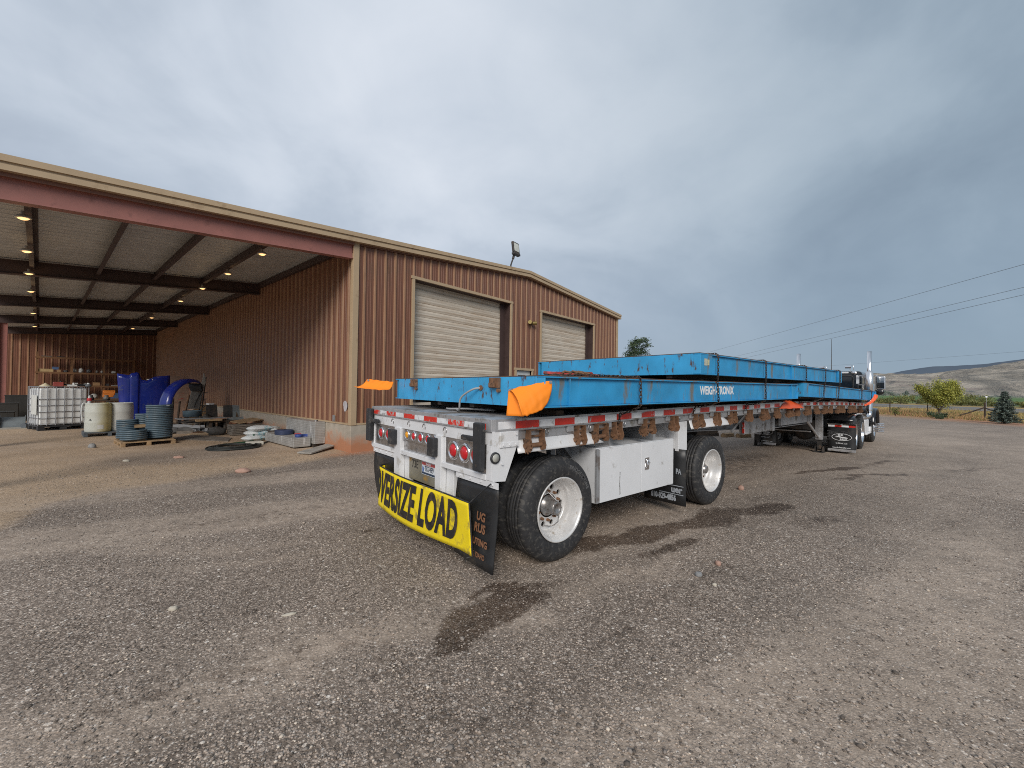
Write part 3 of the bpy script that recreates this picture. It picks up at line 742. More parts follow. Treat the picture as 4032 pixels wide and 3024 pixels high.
# small lantern between the doors
wl = thing('wall_lamp', 'small brass twin wall lamp between the two roller doors', 'lamp', BW(7.2, -.06, 4.2), B_R)
b = MB(); b.box(-.08,.08,-.03,.03,-.04,.06); b.build('bracket', DARK, wl, .01)
for s in (-1, 1):
    b = MB(); b.cyl((s*.05,-.04,.02),(s*.2,-.12,.03),.06,.075, n=14); b.build('lamp_head', mat('brass', (.30,.22,.08), .35, .6), wl)
# ------------------------------------------------------------------ the flatbed trailer
TL, TWD = 14.75, 2.74
BZX = [0, 1, 2, 3.2, 5, 7, 8.8, 10.5, 12, 13.5, 14.8]; BZY = [1.41, 1.416, 1.437, 1.462, 1.474, 1.487, 1.492, 1.478, 1.45, 1.415, 1.385]
def bz(u):
    # smooth camber of the bed
    return float(sum(np.interp(u+d, BZX, BZY) for d in (-.6, -.3, 0, .3, .6))/5) if u > .6 else float(np.interp(u, BZX, BZY))
tr = thing('flatbed_trailer', 'silver aluminium flatbed trailer with red and white tape along the side rail', 'trailer', T_O, T_R)
US = list(np.linspace(0, TL, 42))
def swept(b, sec, u0=0., u1=TL, m=0, n=None):
    """cross-section (v, dz below/above bed) swept along the cambered bed"""
    us = [u for u in np.linspace(u0, u1, n or max(3, int((u1-u0)*3)))]; K = len(sec)
    vs = [(u, p, bz(u)+q) for u in us for p, q in sec]
    fs = [(i*K+k, i*K+(k+1) % K, (i+1)*K+(k+1) % K, (i+1)*K+k) for i in range(len(us)-1) for k in range(K)]
    b.add(vs, fs, False, m)
    b.add(vs, [tuple(range(K)), tuple(range((len(us)-1)*K, len(us)*K))[::-1]], False, m)
def rect(v0, v1, z0, z1): return [(v0,z0),(v1,z0),(v1,z1),(v0,z1)]
dk = MB(); v = .085; i = 0
while v < TWD-.1:
    v2 = min(v+.272, TWD-.085)
    swept(dk, rect(v, v2-.008, -.045, -.004 - (.003 if i in (3, 6) else 0)), .03, TL-.03, 1 if i in (3, 6) else 0); v = v2; i += 1
dk.build('deck', [ALUD, WOODG], tr)
for s in (0, 1):
    f = (lambda x: TWD-x) if s else (lambda x: x)
    sr = MB(); sec = [(f(.0),-.105),(f(.03),-.105),(f(.03),-.03),(f(.083),-.03),(f(.083),.0),(f(.0),.0)]
    swept(sr, sec); sr.build('side_rail', ALU, tr)
    tp = MB(); swept(tp, rect(f(-.003), f(-.0005), -.088, -.022), .03, TL-.02); tp.build('reflective_tape', TAPES, tr)
    ch = MB(); swept(ch, [(f(.035),-.19),(f(.06),-.19),(f(.06),-.105),(f(.035),-.105)], .13, TL-.3); ch.build('winch_track', WHITE if 0 else ALU, tr)
    u = .95
    while u < TL-.3 and not s:
        pk = MB(); pk.box(u-.045, u+.045, f(.005), f(.03), bz(u)-.165, bz(u)-.107); u += .62
        pk.build('stake_pocket', ALU, tr, .006)
# J hooks along the near side
u = .62
while u < TL-.6:
    z = bz(u)-.15; hk = MB()
    hk.tube([(u,.03,z+.03),(u,.02,z-.0),(u+.012,.015,z-.022),(u+.03,.02,z-.012),(u+.032,.025,z+.02)], .006, 6); u += .62
    hk.build('rope_hook', STEEL, tr)
# main beams and cross members
for v in (.80, 1.90):
    b = MB()
    def iz(u):   # depth of the beam: tall in front of the axles, shallow over the fifth wheel
        return np.interp(u, [0, .6, 5, 8.5, 11.6, 12.4, TL], [.40,.42,.46,.62,.60,.26,.22])
    us = np.linspace(.2, TL-.1, 50)
    for a, c in zip(us, us[1:]):
        za, zc = bz(a)-.05, bz(c)-.05
        b.add([(a,v,za-iz(a)),(c,v,zc-iz(c)),(c,v,zc),(a,v,za)], [(0,1,2,3)]); b.add([(a,v+.02,za-iz(a)),(c,v+.02,zc-iz(c)),(c,v+.02,zc),(a,v+.02,za)], [(3,2,1,0)])
        b.add([(a,v-.08,za-iz(a)),(c,v-.08,zc-iz(c)),(c,v+.1,zc-iz(c)),(a,v+.1,za-iz(a))], [(3,2,1,0)])
        b.add([(a,v-.08,za-iz(a)+.02),(c,v-.08,zc-iz(c)+.02),(c,v+.1,zc-iz(c)+.02),(a,v+.1,za-iz(a)+.02)], [(0,1,2,3)])
        b.add([(a,v-.08,za-iz(a)),(c,v-.08,zc-iz(c)),(c,v-.08,zc-iz(c)+.02),(a,v-.08,za-iz(a)+.02)], [(0,1,2,3)])
    b.build('main_beam', GREYP, tr, fix=False)
cm = MB(); u = .5
while u < TL-.2:
    cm.box(u, u+.05, .09, TWD-.09, bz(u)-.16, bz(u)-.05); u += .6
cm.build('cross_member', ALUD, tr)
# winches: teardrop plates, drum, ratchet wheel; built once, then copied along the track
def make_winch(big):
    wv = .085 if big else .052
    b = MB()
    prof = [(-.025,.0),(.03,.0),(.04,-.05),(.042,-.10),(.05,-.14),(.045,-.18),(.0,-.20),(-.045,-.185),(-.054,-.145),(-.03,-.08)]
    for s in (-1, 1):
        b.prism([(p-.005, q) for p, q in prof], lambda p, q, a: (a, p, q), s*wv-.006, s*wv+.006)
    b.box(-wv, wv, -.012, .035, -.012, .0); b.box(-wv, wv, .01, .02, -.075, -.055)
    if not big: b.box(-wv, wv, -.05, -.04, -.20, -.188); b.box(-wv, wv, .0, .01, -.12, -.10)
    o = b.build('winch', RUST, tr, .003, 1)
    d = MB(); d.cyl((-wv-.025,0,-.145),(wv+.022,0,-.145),.021, n=14); d.cyl((wv+.018,0,-.145),(wv+.03,0,-.145),.030, n=14); d.build('drum', RUST, o)
    if big:
        n = 13; pts = []
        for i in range(n):
            t = 2*pi*i/n; pts += [(.074*math.cos(t), -.148+.074*math.sin(t)), (.054*math.cos(t+.12), -.148+.054*math.sin(t+.12)), (.06*math.cos(t+.36), -.148+.06*math.sin(t+.36))]
        g = MB(); g.prism(pts, lambda p, q, a: (a, p, q), -wv-.028, -wv-.012); g.cyl((-wv-.04,0,-.145),(-wv-.02,0,-.145),.025, n=12); g.build('ratchet_wheel', RUST, o)
    return o
WIN = [(.46,1),(1.09,0),(1.43,1),(1.71,0),(2.34,1),(2.95,0),(3.60,1),(4.2,0),(4.75,1),(5.45,0),(6.1,1),(6.75,0),(7.45,1),(7.98,0),(8.7,1),(9.3,0),(10.1,1),(10.6,0),(11.35,1),(11.8,0),(12.6,1),(13.05,0),(13.9,1)]
protoW = {}
for u, big in WIN:
    o = dup(protoW[big], tr) if big in protoW else make_winch(big)
    protoW.setdefault(big, o)
    o.location = (u, -.002 if big else .004, bz(u)-.107); o.rotation_euler = (R(rnd.uniform(-6, 10)), 0, 0)
# curved skirts behind the winches over the wheels
for u0, u1, t1 in ((.265, 1.50, 1.25), (3.42, 4.78, 4.5)):
    b = MB()
    def sk(i, j, u0=u0, u1=u1, t1=t1):
        z0 = bz(u0)-.165; q = j
        uu = u0 + ((t1-u0) + (u1-t1)*q**1.5)*i
        return (uu, .06 - .05*q**2.2 - .015*math.sin(pi*q), z0 - .15*q + .01*i)
    b.grid(sk, 12, 8); b.build('wheel_skirt', WHITE, tr, solid=.006)
# side plates at the rear corners with a round lamp and bolts
for s in (0, 1):
    f = (lambda x: TWD-x) if s else (lambda x: x)
    b = MB(); b.prism([(-.02,1.305),(-.02,.885),(.118,.872),(.245,1.17),(.26,1.235),(.26,1.305)], lambda p, q, a: (p, f(a), q), .004, .02)
    b.box(.05, .255, f(-.004), f(.0045), 1.205, 1.30); b.box(.045,.26,f(-.009),f(.0),1.165,1.21)
    for p in ((.085,1.187),(.155,1.187),(.225,1.187),(.225,1.275),(.07,1.03)): b.cyl((p[0],f(-.009),p[1]),(p[0],f(-.018),p[1]),.011, n=8)
    pl = b.build('rear_side_plate', WHITE, tr, .003, 1)
    c = MB(); c.lathe([(.0,f(-.016)),(.034,f(-.014)),(.036,f(-.008))], (-.0,0,1.085), 'y', 20); c.build('marker_lens', mat('clear_lens_%d' % s, (.42,.42,.38), .25), pl)
    c = MB(); c.lathe([(.036,f(-.012)),(.048,f(-.012)),(.05,f(.004))], (-.0,0,1.085), 'y', 20); c.build('marker_gasket', BLACKR, pl)
# rear frame
rf = MB()
rf.box(-.028, .0, .02, TWD-.02, 1.30, 1.408)
rf.build('rear_rail', ALU, tr, .004)
b = MB(); b.box(-.0305, -.0285, .10, TWD-.1, 1.317, 1.368); b.build('rear_tape', TAPER, tr)
rf = MB(); rf.box(-.012, .02, .03, TWD-.03, 1.185, 1.298)
rf.build('rear_cross_beam', WHITE, tr, .004)
fr = MB()
fr.box(-.02, .03, .02, .10, .885, 1.184); fr.box(-.02, .03, TWD-.10, TWD-.02, .865, 1.184)              # corner posts
fr.box(-.034, .03, .845, .965, .56, 1.19); fr.box(-.034, .03, 1.80, 1.965, .56, 1.19)                    # inner posts
fr.box(.03, .09, .70, .845, .56, 1.0); fr.box(.03, .09, 1.69, 1.80, .56, 1.0)
fr.box(-.028, .02, .10, .845, .882, .932); fr.box(-.03, .02, .965, 1.80, .885, .935); fr.box(-.028, .02, 1.965, TWD-.10, .872, .922)
fr.box(-.012, .02, .80, .845, .932, 1.18)
fr.build('rear_frame', WHITE, tr, .004)
pn = MB(); pn.box(-.006, .01, .10, .80, .934, 1.183); pn.box(-.006, .01, .965, 1.80, 1.05, 1.183); pn.box(-.006, .01, 1.965, TWD-.10, .924, 1.183)
pn.box(.016, .022, .965, 1.80, .937, 1.049)
lp = pn.build('lamp_panel', STEEL, tr)
bp = MB(); bp.box(.034, .04, .965, 1.70, .62, .884)
bp.build('plate_backing', mat('grimy_backing', (.27,.25,.20), .45, .3, var=.25, sc=4, dirt=(.42,.25,.07), dsc=5, damt=.18), tr)
# D rings
for v in (2.07, 1.62, 1.25, .81):
    b = MB(); b.tube([(-.014, v+.03*math.cos(t), 1.245+.034*math.sin(t)) for t in np.linspace(-.6, pi+.6, 12)], .006, 6)
    b.build('rope_ring', STEEL, tr)
# lamps
def lamp(v, z, r, lens, k=1.0):
    b = MB(); b.lathe([(r*1.62,-.008),(r*1.55,-.018),(r*1.28,-.022),(r*1.12,-.010),(r*1.02,-.006)], (0,v,z), 'x', 28)
    o = b.build('tail_lamp', CHROME, tr)
    c = MB(); c.lathe([(r*1.03,-.008),(r*.98,-.020),(r*.7,-.027),(0,-.030)], (0,v,z), 'x', 28); c.build('lens', lens, o)
for v in (2.435, 2.205): lamp(v, 1.075, .052, REDL)
for i, v in enumerate((1.665, 1.497, 1.331, 1.167, 1.03)): lamp(v, 1.122, .036, AMBL if i == 0 else REDL)
for v in (.655, .46, .275): lamp(v, 1.069, .058, REDL)
# rubber dock bumpers
def bumper(v0, v1, z0, z1, d):
    b = MB(); b.box(-.034-d, -.033, v0, v1, z0, z1)
    o = b.build('dock_bumper', BLACKR, tr, .012)
    for k in ((.12, .5, .88) if z1-z0 > .3 else (.15, .85)):
        c = MB()
        if z1-z0 > v1-v0: c.lathe([(.016,-.0345-d),(.0001,-.0346-d)], (0,(v0+v1)/2,z0+(z1-z0)*k), 'x', 12)
        else: c.lathe([(.012,-.0345-d),(.0001,-.0346-d)], (0,v0+(v1-v0)*k,(z0+z1)/2), 'x', 12)
        c.build('bolt_hole', DARK, o)
bumper(.095, .215, .955, 1.375, .055); bumper(TWD-.10, TWD+.035, .95, 1.38, .055)
bumper(.225, .44, 1.20, 1.248, .035); bumper(TWD-.32, TWD-.105, 1.20, 1.25, .035)
bumper(.905, 1.04, .975, 1.165, .06); bumper(1.885, 2.035, .985, 1.165, .06)
# number plate and stencil
b = MB(); b.box(.026, .030, 1.06, 1.365, .72, .865)
npl = b.build('number_plate', PLATEW, tr, .004)
b = MB(); b.box(.0248, .0258, 1.068, 1.357, .825, .857); b.build('plate_header', PLATER, npl)
b = MB(); b.box(.0248, .0258, 1.068, 1.357, .727, .748); b.build('plate_footer', INK, npl)
b = MB(); b.prism([(1.35,.75),(1.35,.80),(1.335,.822),(1.325,.80),(1.30,.79),(1.315,.765),(1.31,.75)], lambda p, q, a: (a, p, q), .0249, .0256); b.build('plate_picture', mat('plate_blue', (.12,.2,.42), .4, var=.4, sc=40), npl)
lettering('IDAHO', .034, LETW, npl, face_m((.0242, 1.212, .841), (0,-1,0), (0,0,1)), .001, align='CENTER')
lettering('TK7499', .085, INK, npl, face_m((.0242, 1.195, .787), (0,-1,0), (0,0,1)), .0015, sx=.72, align='CENTER')
lettering('73E', .125, LETK, tr, face_m((.0325, 1.62, .795), (0,-1,0), (0,0,1)), .001, sx=.85)
# mud flaps at the rear
def flap(name, u, v0, v1, ztop, zbot, sweep, brk=True):
    b = MB(); b.grid(lambda i, j: (u+sweep*j**1.6+.012*math.sin(3*i+4*j), v0+(v1-v0)*i+.02*math.sin(2.5*j), ztop+(zbot-ztop)*j), 8, 10)
    o = b.build(name, FLAPM, tr, solid=.01)
    if brk:
        c = MB(); c.box(u-.016, u-.008, v0-.01, v1+.01, ztop-.005, ztop+.048)
        for k in (.1, .37, .63, .9): c.cyl((u-.017, v0+(v1-v0)*k, ztop+.022), (u-.026, v0+(v1-v0)*k, ztop+.022), .010, n=8)
        c.build('flap_bracket', WHITE, o)
    return o
fr_ = flap('mud_flap', .0, -.055, .575, .835, .125, -.03)
fl_ = flap('mud_flap', .0, 2.0, 2.66, .815, .105, .08)
def flapw(u0):
    return lambda p, v=0, z=0: Vector((u0, v-p.x, z+p.y))
for s, z, sz, vv, bold in (('UG', .555, .10, .215, .004), ('RUS', .455, .105, .245, .004), ('UTING', .335, .08, .255, .003), ('LS, IDAHO', .225, .062, .262, .002)):
    uu = 0
    lettering(s, sz, LETO, fr_, None, bold, .12 if z > .4 else 0, .88 if s[-1] != 'O' else .68, warp=lambda p, z=z, vv=vv: Vector((-.035*((.835-z-p.y)/.72)**1.6-.024, vv-p.x, z+p.y)))
# middle mud flap behind the tool box, with its white hanger
mf = MB(); mf.grid(lambda i, j: (3.16+.02*j, -.045+.62*i, .89-.76*j), 4, 6)
mfl = mf.build('mud_flap', FLAPM, tr, solid=.01)
b = MB(); b.box(3.145, 3.152, .10, .58, .89, 1.26); b.box(3.145, 3.38, .05, .10, .86, 1.26)
b.build('flap_hanger', WHITE, tr, .004)
lettering('PA', .095, LETG, mfl, face_m((3.150, .085, .585), (0,-1,0), (0,0,1)), .005, sx=.66)
lettering('uer', .12, LETG, mfl, face_m((3.157, .155, .335), (0,-1,0), (0,0,1)), .005, sx=.95)
b = MB(); b.box(3.158,3.159,-.02,.33,.385,.395); b.box(3.158,3.159,-.02,.33,.27,.28); b.build('rule_line', LETG, mfl)
lettering('610-929-4856', .10, LETG, mfl, face_m((3.162, .46, .215), (0,-1,0), (0,0,1)), .006, sx=.66)
# tool box
b = MB(); b.box(1.41, 3.0, .05, .66, .445, 1.045)
tb = b.build('tool_box', PANEL, tr, .006)
for (a, c, hs) in ((1.437, 2.225, 1), (2.233, 2.977, 0)):
    d = MB(); d.box(a, c, .026, .048, .455, 1.04); do = d.build('tool_box_door', PANEL, tb, .004)
    h = MB()
    if hs: h.box(1.395, 1.432, .03, .049, .455, 1.035); h.cyl((1.434,.028,.46),(1.434,.028,1.03),.008); h.build('hinge', GREYP, do)
    else:
        h.box(2.30, 2.39, .018, .025, .715, .86)
        h.tube([(2.325,.018,.84),(2.325,.002,.82),(2.325,.002,.75),(2.325,.016,.74)], .008, 6); h.tube([(2.36,.018,.83),(2.37,.0,.80),(2.36,.012,.77)], .009, 6)
        h.build('latch', CHROME, do)
sm = MB(); sm.prism([(1.80,.75),(1.812,.745),(1.806,.62),(1.818,.50),(1.80,.49),(1.792,.60)], lambda p, q, a: (p, a, q), .0245, .0255); sm.build('scuff_mark', mat('scuff', (.16,.16,.16), .6, var=.6, sc=30, dirt=(.5,.5,.5), dsc=40, damt=.5), tb)
b = MB()
b.prism([(1.0,1.3),(1.05,1.3),(1.42,.95),(1.42,.88)], lambda p, q, a: (p, a, q), .40, .44); b.box(1.05, 1.12, .38, .45, .75, 1.3)
b.build('tool_box_bracket', GREYP, tr)
for x in (1.7, 2.6):
    b = MB(); b.box(x,x+.06,.1,.62,1.046,1.3); b.build('tool_box_hanger', GREYP, tr)
# wheels
def tyre_prof(w, r):
    return [(r*.60,.030),(r*.625,.012),(r*.68,.002),(r*.78,-.004),(r*.86,.0),(r*.915,.008),(r*.955,.022),(r*.985,.04),
            (r*.996,.056),(r*.997,.070),(r*.985,.073),(r*.985,.079),(r*.999,.082),(r*1.0,.115),(r*.988,.118),(r*.988,.124),(r*1.0,.127),(r*1.0,w-.127),(r*.988,w-.124),(r*.988,w-.118),(r*1.,w-.115),
            (r*.999,w-.082),(r*.985,w-.079),(r*.985,w-.073),(r*.997,w-.07),(r*.985,w-.04),(r*.955,w-.022),(r*.86,w),(r*.68,w-.002),(r*.60,w-.03)]
RT = .508
def rim_disc(b, R0, R1, y, nh, rh, rc, m=0):
    """wheel disc with real hand holes"""
    for k in range(nh):
        t0, t1 = 2*pi*(k-.5)/nh, 2*pi*(k+.5)/nh; tm = (t0+t1)/2; c = (rc*math.cos(tm), rc*math.sin(tm))
        out = []
        for q in np.linspace(t1, t0, 7): out.append((R0*math.cos(q), R0*math.sin(q)))
        for q in np.linspace(R0, R1, 5)[1:]: out.append((q*math.cos(t0), q*math.sin(t0)))
        for q in np.linspace(t0, t1, 7)[1:]: out.append((R1*math.cos(q), R1*math.sin(q)))
        for q in np.linspace(R1, R0, 5)[1:-1]: out.append((q*math.cos(t1), q*math.sin(t1)))
        n = len(out); vs = [(p, y, q) for p, q in out]
        for p, q in out:
            a = math.atan2(q-c[1], p-c[0]); vs.append((c[0]+rh*math.cos(a), y, c[1]+rh*math.sin(a)))
        for p, q in out:
            a = math.atan2(q-c[1], p-c[0]); vs.append((c[0]+rh*math.cos(a), y+.02, c[1]+rh*math.sin(a)))
        b.add(vs, [(i, (i+1) % n, n+(i+1) % n, n+i) for i in range(n)] + [(n+i, n+(i+1) % n, 2*n+(i+1) % n, 2*n+i) for i in range(n)], False, m)
HUBM = mat('grimy_hub', (.36,.345,.335), .32, .7, var=.2, sc=20, dirt=(.15,.11,.09), dsc=24, damt=.25)
def make_wheel(parent, outer=True, hub='long', text=True, r=RT, w=.275, rimm=RIM, lug=False):
    b = MB(); b.lathe(tyre_prof(w, r), axis='y', n=72)
    if lug:
        for k in range(40):
            t = 2*pi*k/40
            M = Matrix.Rotation(-t, 4, 'Y')
            b.box(-.016, .016, .02, .095, r*.99, r*1.012, M=M); b.box(-.016+.03, .016+.03, w-.095, w-.02, r*.99, r*1.012, M=M); b.box(-.014+.015, .014+.015, .105, w-.105, r*.99, r*1.012, M=M)
    root = bpy.data.objects.new('wheel', None); COL.objects.link(root); root.parent = parent; root.empty_display_size = .1
    ty = b.build('tyre', RUBBER, root)
    b = MB()
    if outer:
        q = r/RT
        b.lathe([(.302*q,.028),(.312*q,.010),(.316*q,.002),(.308*q,-.004),(.296*q,.004),(.287*q,.022),(.280*q,.05),(.275*q,.06),(.272*q,.10),(.258*q,.125),(.247*q,.15),(.243*q,.178),(.235*q,.186),(.225*q,.19)], axis='y', n=64)
        rim_disc(b, .226*q, .135*q, .19, 10, .027*q, .188*q)
        b.lathe([(.136*q,.19),(.128*q,.183),(.118*q,.183)], axis='y', n=40)
        b.lathe([(.24*q,.24),(.0,.245)], axis='y', n=24, m=1)
    else:
        b.lathe([(.302,.03),(.29,.03),(.27,.06),(.26,.2),(.302,w-.03)], axis='y', n=32); b.lathe([(.26,.14),(.0,.14)], axis='y', n=24, m=1)
    b.build('rim', [rimm, DARK], root)
    if outer:
        h = MB()
        if hub == 'long':
            h.lathe([(.105,.187),(.100,.176),(.074,.168),(.068,.11),(.066,.058),(.060,.052),(.044,.05),(.042,.058),(0.,.060)], axis='y', n=32)
            for k in range(8):
                t = 2*pi*k/8; h.cyl((.056*math.cos(t),.054,.056*math.sin(t)),(.056*math.cos(t),.046,.056*math.sin(t)),.006, n=6)
            h.tube([(.0,.06,.07),(-.03,.1,.12),(-.06,.16,.17),(-.08,.2,.19)], .006, 6); h.tube([(.015,.05,-.07),(.05,.09,-.15),(.04,.13,-.19),(-.01,.15,-.20),(-.05,.18,-.19)], .006, 6)
        elif hub == 'short':
            h.lathe([(.122,.187),(.11,.15),(.07,.14),(.06,.085),(.05,.078),(.03,.076),(0,.08)], axis='y', n=32)
        else:
            h.lathe([(.122,.187),(.12,.15),(.10,.13),(.06,.12),(0,.118)], axis='y', n=32)
        n = h
        for k in range(10):
            t = 2*pi*(k+.5)/10; n.cyl((.145*math.cos(t),.19,.145*math.sin(t)),(.145*math.cos(t),.158,.145*math.sin(t)),.017,.013, n=6, m=1)
        h.build('hub', [HUBM, RUST], root)
    if text:
        def arc(p, rr, th0):
            t = th0 - p.x/rr; k = rr+p.y
            return Vector((k*math.cos(t), -.0045-.0005+.012*max(0, (k-.43)/.05)**2, k*math.sin(t)))
        lettering('BRIDGESTONE', .056, TREAD, ty, None, .001, .0, 1.0, 'CENTER', lambda p: arc(p, .415, R(48)), space=1.08)
    return root
AX = (.82, 4.05)
w_o = make_wheel(tr, True, 'long'); w_o.location = (AX[0], .0, RT-.004)
w_o2 = make_wheel(tr, True, 'short'); w_o2.location = (AX[1], .0, RT-.004); w_o2.rotation_euler = (0, .7, 0)
w_i = make_wheel(tr, False, text=False); w_i.location = (AX[0], .325, RT-.004)
o = dup(w_i, tr); o.location = (AX[1], .325, RT-.004)
for u in AX:
    o = dup(w_i, tr); o.location = (u, TWD-.325, RT-.004); o.rotation_euler = (0, 0, pi)
    o = dup(w_o, tr); o.location = (u, TWD, RT-.004); o.rotation_euler = (0, 0, pi)
for u in AX:
    b = MB(); b.cyl((u,.3,RT),(u,TWD-.3,RT),.065); b.box(u-.5, u+.5, .72, .80, RT+.07, RT+.15); b.box(u-.5, u+.5, 1.9, 1.98, RT+.07, RT+.15)
    b.box(u-.08,u+.08,.70,.82,RT-.06,RT+.07); b.box(u-.08,u+.08,1.88,2.0,RT-.06,RT+.07); b.cyl((u+.3,.78,RT+.15),(u+.3,.78,RT+.38),.12); b.cyl((u+.3,1.94,RT+.15),(u+.3,1.94,RT+.38),.12); b.cyl((u,.6,RT-.06),(u,.6,RT+.1),.2, n=20)
    b.build('axle', DARK, tr)
b = MB(); b.cyl((5.4,1.0,.95),(6.3,1.0,.95),.13); b.build('air_tank', DARK, tr)
# landing gear
for v in (.57, 2.13):
    b = MB(); b.box(11.93, 12.09, v-.07, v+.07, .36, bz(12)-.05); b.box(11.915,11.93,v-.085,v+.085,.36,1.3)
    lg = b.build('landing_leg', ALU, tr, .008)
    c = MB(); c.box(11.96,12.06,v-.045,v+.045,.10,.36); c.build('inner_tube', DARK, lg)
    c = MB()
    for s in (-1, 1): c.prism([(11.86,.0),(12.16,.0),(12.06,.17),(11.97,.17)], lambda p, q, a: (p, a, q), v+s*.09-.006, v+s*.09+.006)
    c.box(11.85,12.17,v-.12,v+.12,.0,.015); c.build('foot', DARK, lg)
b = MB(); b.box(11.98,12.03,.64,2.06,.62,.66)
for v in (.57, 2.13): b.tube([(11.92,v,.42),(11.2,v+.1*(1 if v < 1 else -1),.92)], .035, 6)
b.tube([(11.9,2.1,.55),(11.5,.66,.60)], .02, 6)
b.build('landing_brace', ALU, tr)
b = MB(); b.box(6.95, 8.45, .66, .70, .80, 1.11); b.box(8.45, 8.60, .62, .74, .79, 1.11); b.box(6.90, 6.95, .64, .74, .80, 1.11)
b.build('side_plate', ALUD, tr, .004)
b = MB(); b.box(9.1, 11.3, .64, .70, .88, 1.24); b.box(11.3, 11.42, .60, .72, .86, 1.22); b.build('side_plate', ALUD, tr, .004)
b = MB(); b.box(6.86, 6.90, .62, .66, .83, 1.05); b.build('side_reflector', TAPES, tr)
b = MB(); b.box(6.2, 7.1, .62, .64, 1.04, 1.09, M=Matrix.Translation((0,0,.0)) @ Matrix.Translation((6.6,.63,1.1)) @ Matrix.Rotation(R(-25),4,'Y') @ Matrix.Translation((-6.6,-.63,-1.1))); b.build('gusset_bar', ALUD, tr)
b = MB(); b.lathe([(.028,.028),(.024,.02),(0,.018)], (4.05,0,bz(4.05)-.15), 'y', 16); b.build('side_marker', AMBL, tr)
# gladhand / front wall edge
b = MB(); b.box(TL-.02, TL+.01, .02, TWD-.02, bz(TL)-.16, bz(TL)-.0); b.build('front_rail', ALU, tr, .004)
# ------------------------------------------------------------------ the load: blue weighbridge decks, timbers, chains, flags
MH, MW = .272, 3.03
def module(label, u0, v0, z0, ln, z1, box_ends=(False, False), brackets=False):
    pit = -math.atan((z1-z0)/ln)
    t = thing('weighbridge_deck', label, 'weighbridge deck', TW(u0, v0, z0), group='blue weighbridge decks on the trailer', rot=(0, pit, T_R))
    for s in (0, 1):
        f = (lambda y: MW-y) if s else (lambda y: y)
        b = MB()
        b.box(.012, ln-.012, f(.035), f(.047), .014, MH-.014)                    # web
        b.box(.0, ln, f(.0), f(.10), .0, .013); b.box(.0, ln, f(.0), f(.10), MH-.013, MH)
        for x in ((.33, ln-.33) if not (box_ends[0] and box_ends[1]) else (ln*.5,)): b.box(x-.006, x+.006, f(.006), f(.036), .013, MH-.013)
        if box_ends[0]: b.box(.012, .34, f(.002), f(.03), .0135, MH-.0135)
        if box_ends[1]: b.box(ln-.30, ln-.012, f(.002), f(.03), .0135, MH-.0135)
        b.build('side_beam', BLUE, t, .002, 1)
    b = MB(); b.box(.0, .012, .10, MW-.10, .0, MH); b.box(.0,.012,.0,.10,.0131,MH-.0131)
    b.build('end_plate', BLUEE, t, .002, 1)
    b = MB(); b.box(ln-.012, ln, .10, MW-.10, .0, MH); b.box(ln-.012,ln,.0,.10,.0131,MH-.0131); b.build('end_plate', BLUEE, t, .002, 1)
    b = MB(); b.box(.004, ln-.004, .006, MW-.006, MH+.001, MH+.011); b.build('deck_plate', DECKT, t, .002, 1)
    b = MB()
    for y in (.42, 1.15, 1.85, MW-.5): b.box(.06, ln-.06, y, y+.08, -.045, .22)  # dark beams, reaching low so the gap under the deck looks dark
    x = .6
    while x < ln-.3: b.box(x, x+.05, .05, MW-.05, .05, MH-.002); x += 1.2
    b.build('inner_beam', DARK, t)
    if brackets:
        for y in (.68, 2.42):
            b = MB(); b.box(-.035, -.001, y-.075, y+.075, MH-.105, MH-.004); b.box(-.06, -.036, y-.04, y+.05, MH-.10, MH-.055); b.cyl((-.001,y-.06,MH-.13),(-.03,y-.06,MH-.13),.02,n=10)
            b.build('lug_bracket', RUST, t, .004)
        b = MB(); b.cyl((-.001,.93,.165),(-.012,.93,.165),.028,n=14); b.build('cable_gland', RUST, t)
    return t
m1 = module('long blue rusted weighbridge deck lying lowest at the rear with white lettering on its side', .33, -.25, 1.512, 6.74, 1.558, brackets=True)
m2 = module('blue weighbridge deck lying on the front half of the trailer near the cab', 7.42, -.25, 1.598, 7.18, 1.476, (True, False))
m3 = module('upper blue weighbridge deck stacked on top of the two lower ones', 3.08, -.27, 1.892, 7.18, 1.93, (True, True))
lettering('WEIGH-TRONIX', .150, LETW, m1, face_m((2.86, .0335, .150), (1,0,0), (0,0,1)), .006, sx=.94)
sg = MB(); sg.box(.11,.19,-.001,.0015,.12,.21); sg.build('label_plate', mat('aged_label', (.45,.45,.36), .5, var=.3, sc=30), m3)
sg = MB(); sg.box(.20,.25,-.001,.0015,.125,.20); sg.build('label_sticker', mat('yellowed_label', (.55,.5,.28), .5, var=.3, sc=30), m3)
# cross timbers under and between the decks
def timber(u, z0, z1, v0, v1, m, label):
    t = MB(); t.box(-.05, .05, 0, v1-v0, 0, z1-z0)
    o = t.build('timber', m, None, .006); o.location = TW(u, v0, z0); o.rotation_euler = (0, 0, T_R + R(rnd.uniform(-1.5, 1.5)))
    tag(o, label, 'timber', 'timbers packed under the blue decks')
def mz(u): return 1.512+.0068*(u-.33) if u < 7.2 else 1.598-.017*(u-7.42)
names = ['dark cross timber under the rear end of the lowest blue deck', 'cross timber under the lowest deck above the rear skirt', 'cross timber under the lowest deck above the tool box latch', 'cross timber under the lowest deck near the white lettering', 'cross timber below the gap between the lower blue decks', 'cross timber under the front deck before the landing leg', 'cross timber under the front deck above the truck tyres', 'cross timber under the front end of the front deck']
for u, nm in zip((.82, 2.3, 3.9, 5.4, 7.66, 9.6, 11.9, 14.0), names):
    timber(u, bz(u)+.002, mz(u)-.047, .03, 2.68, WOODD, nm)
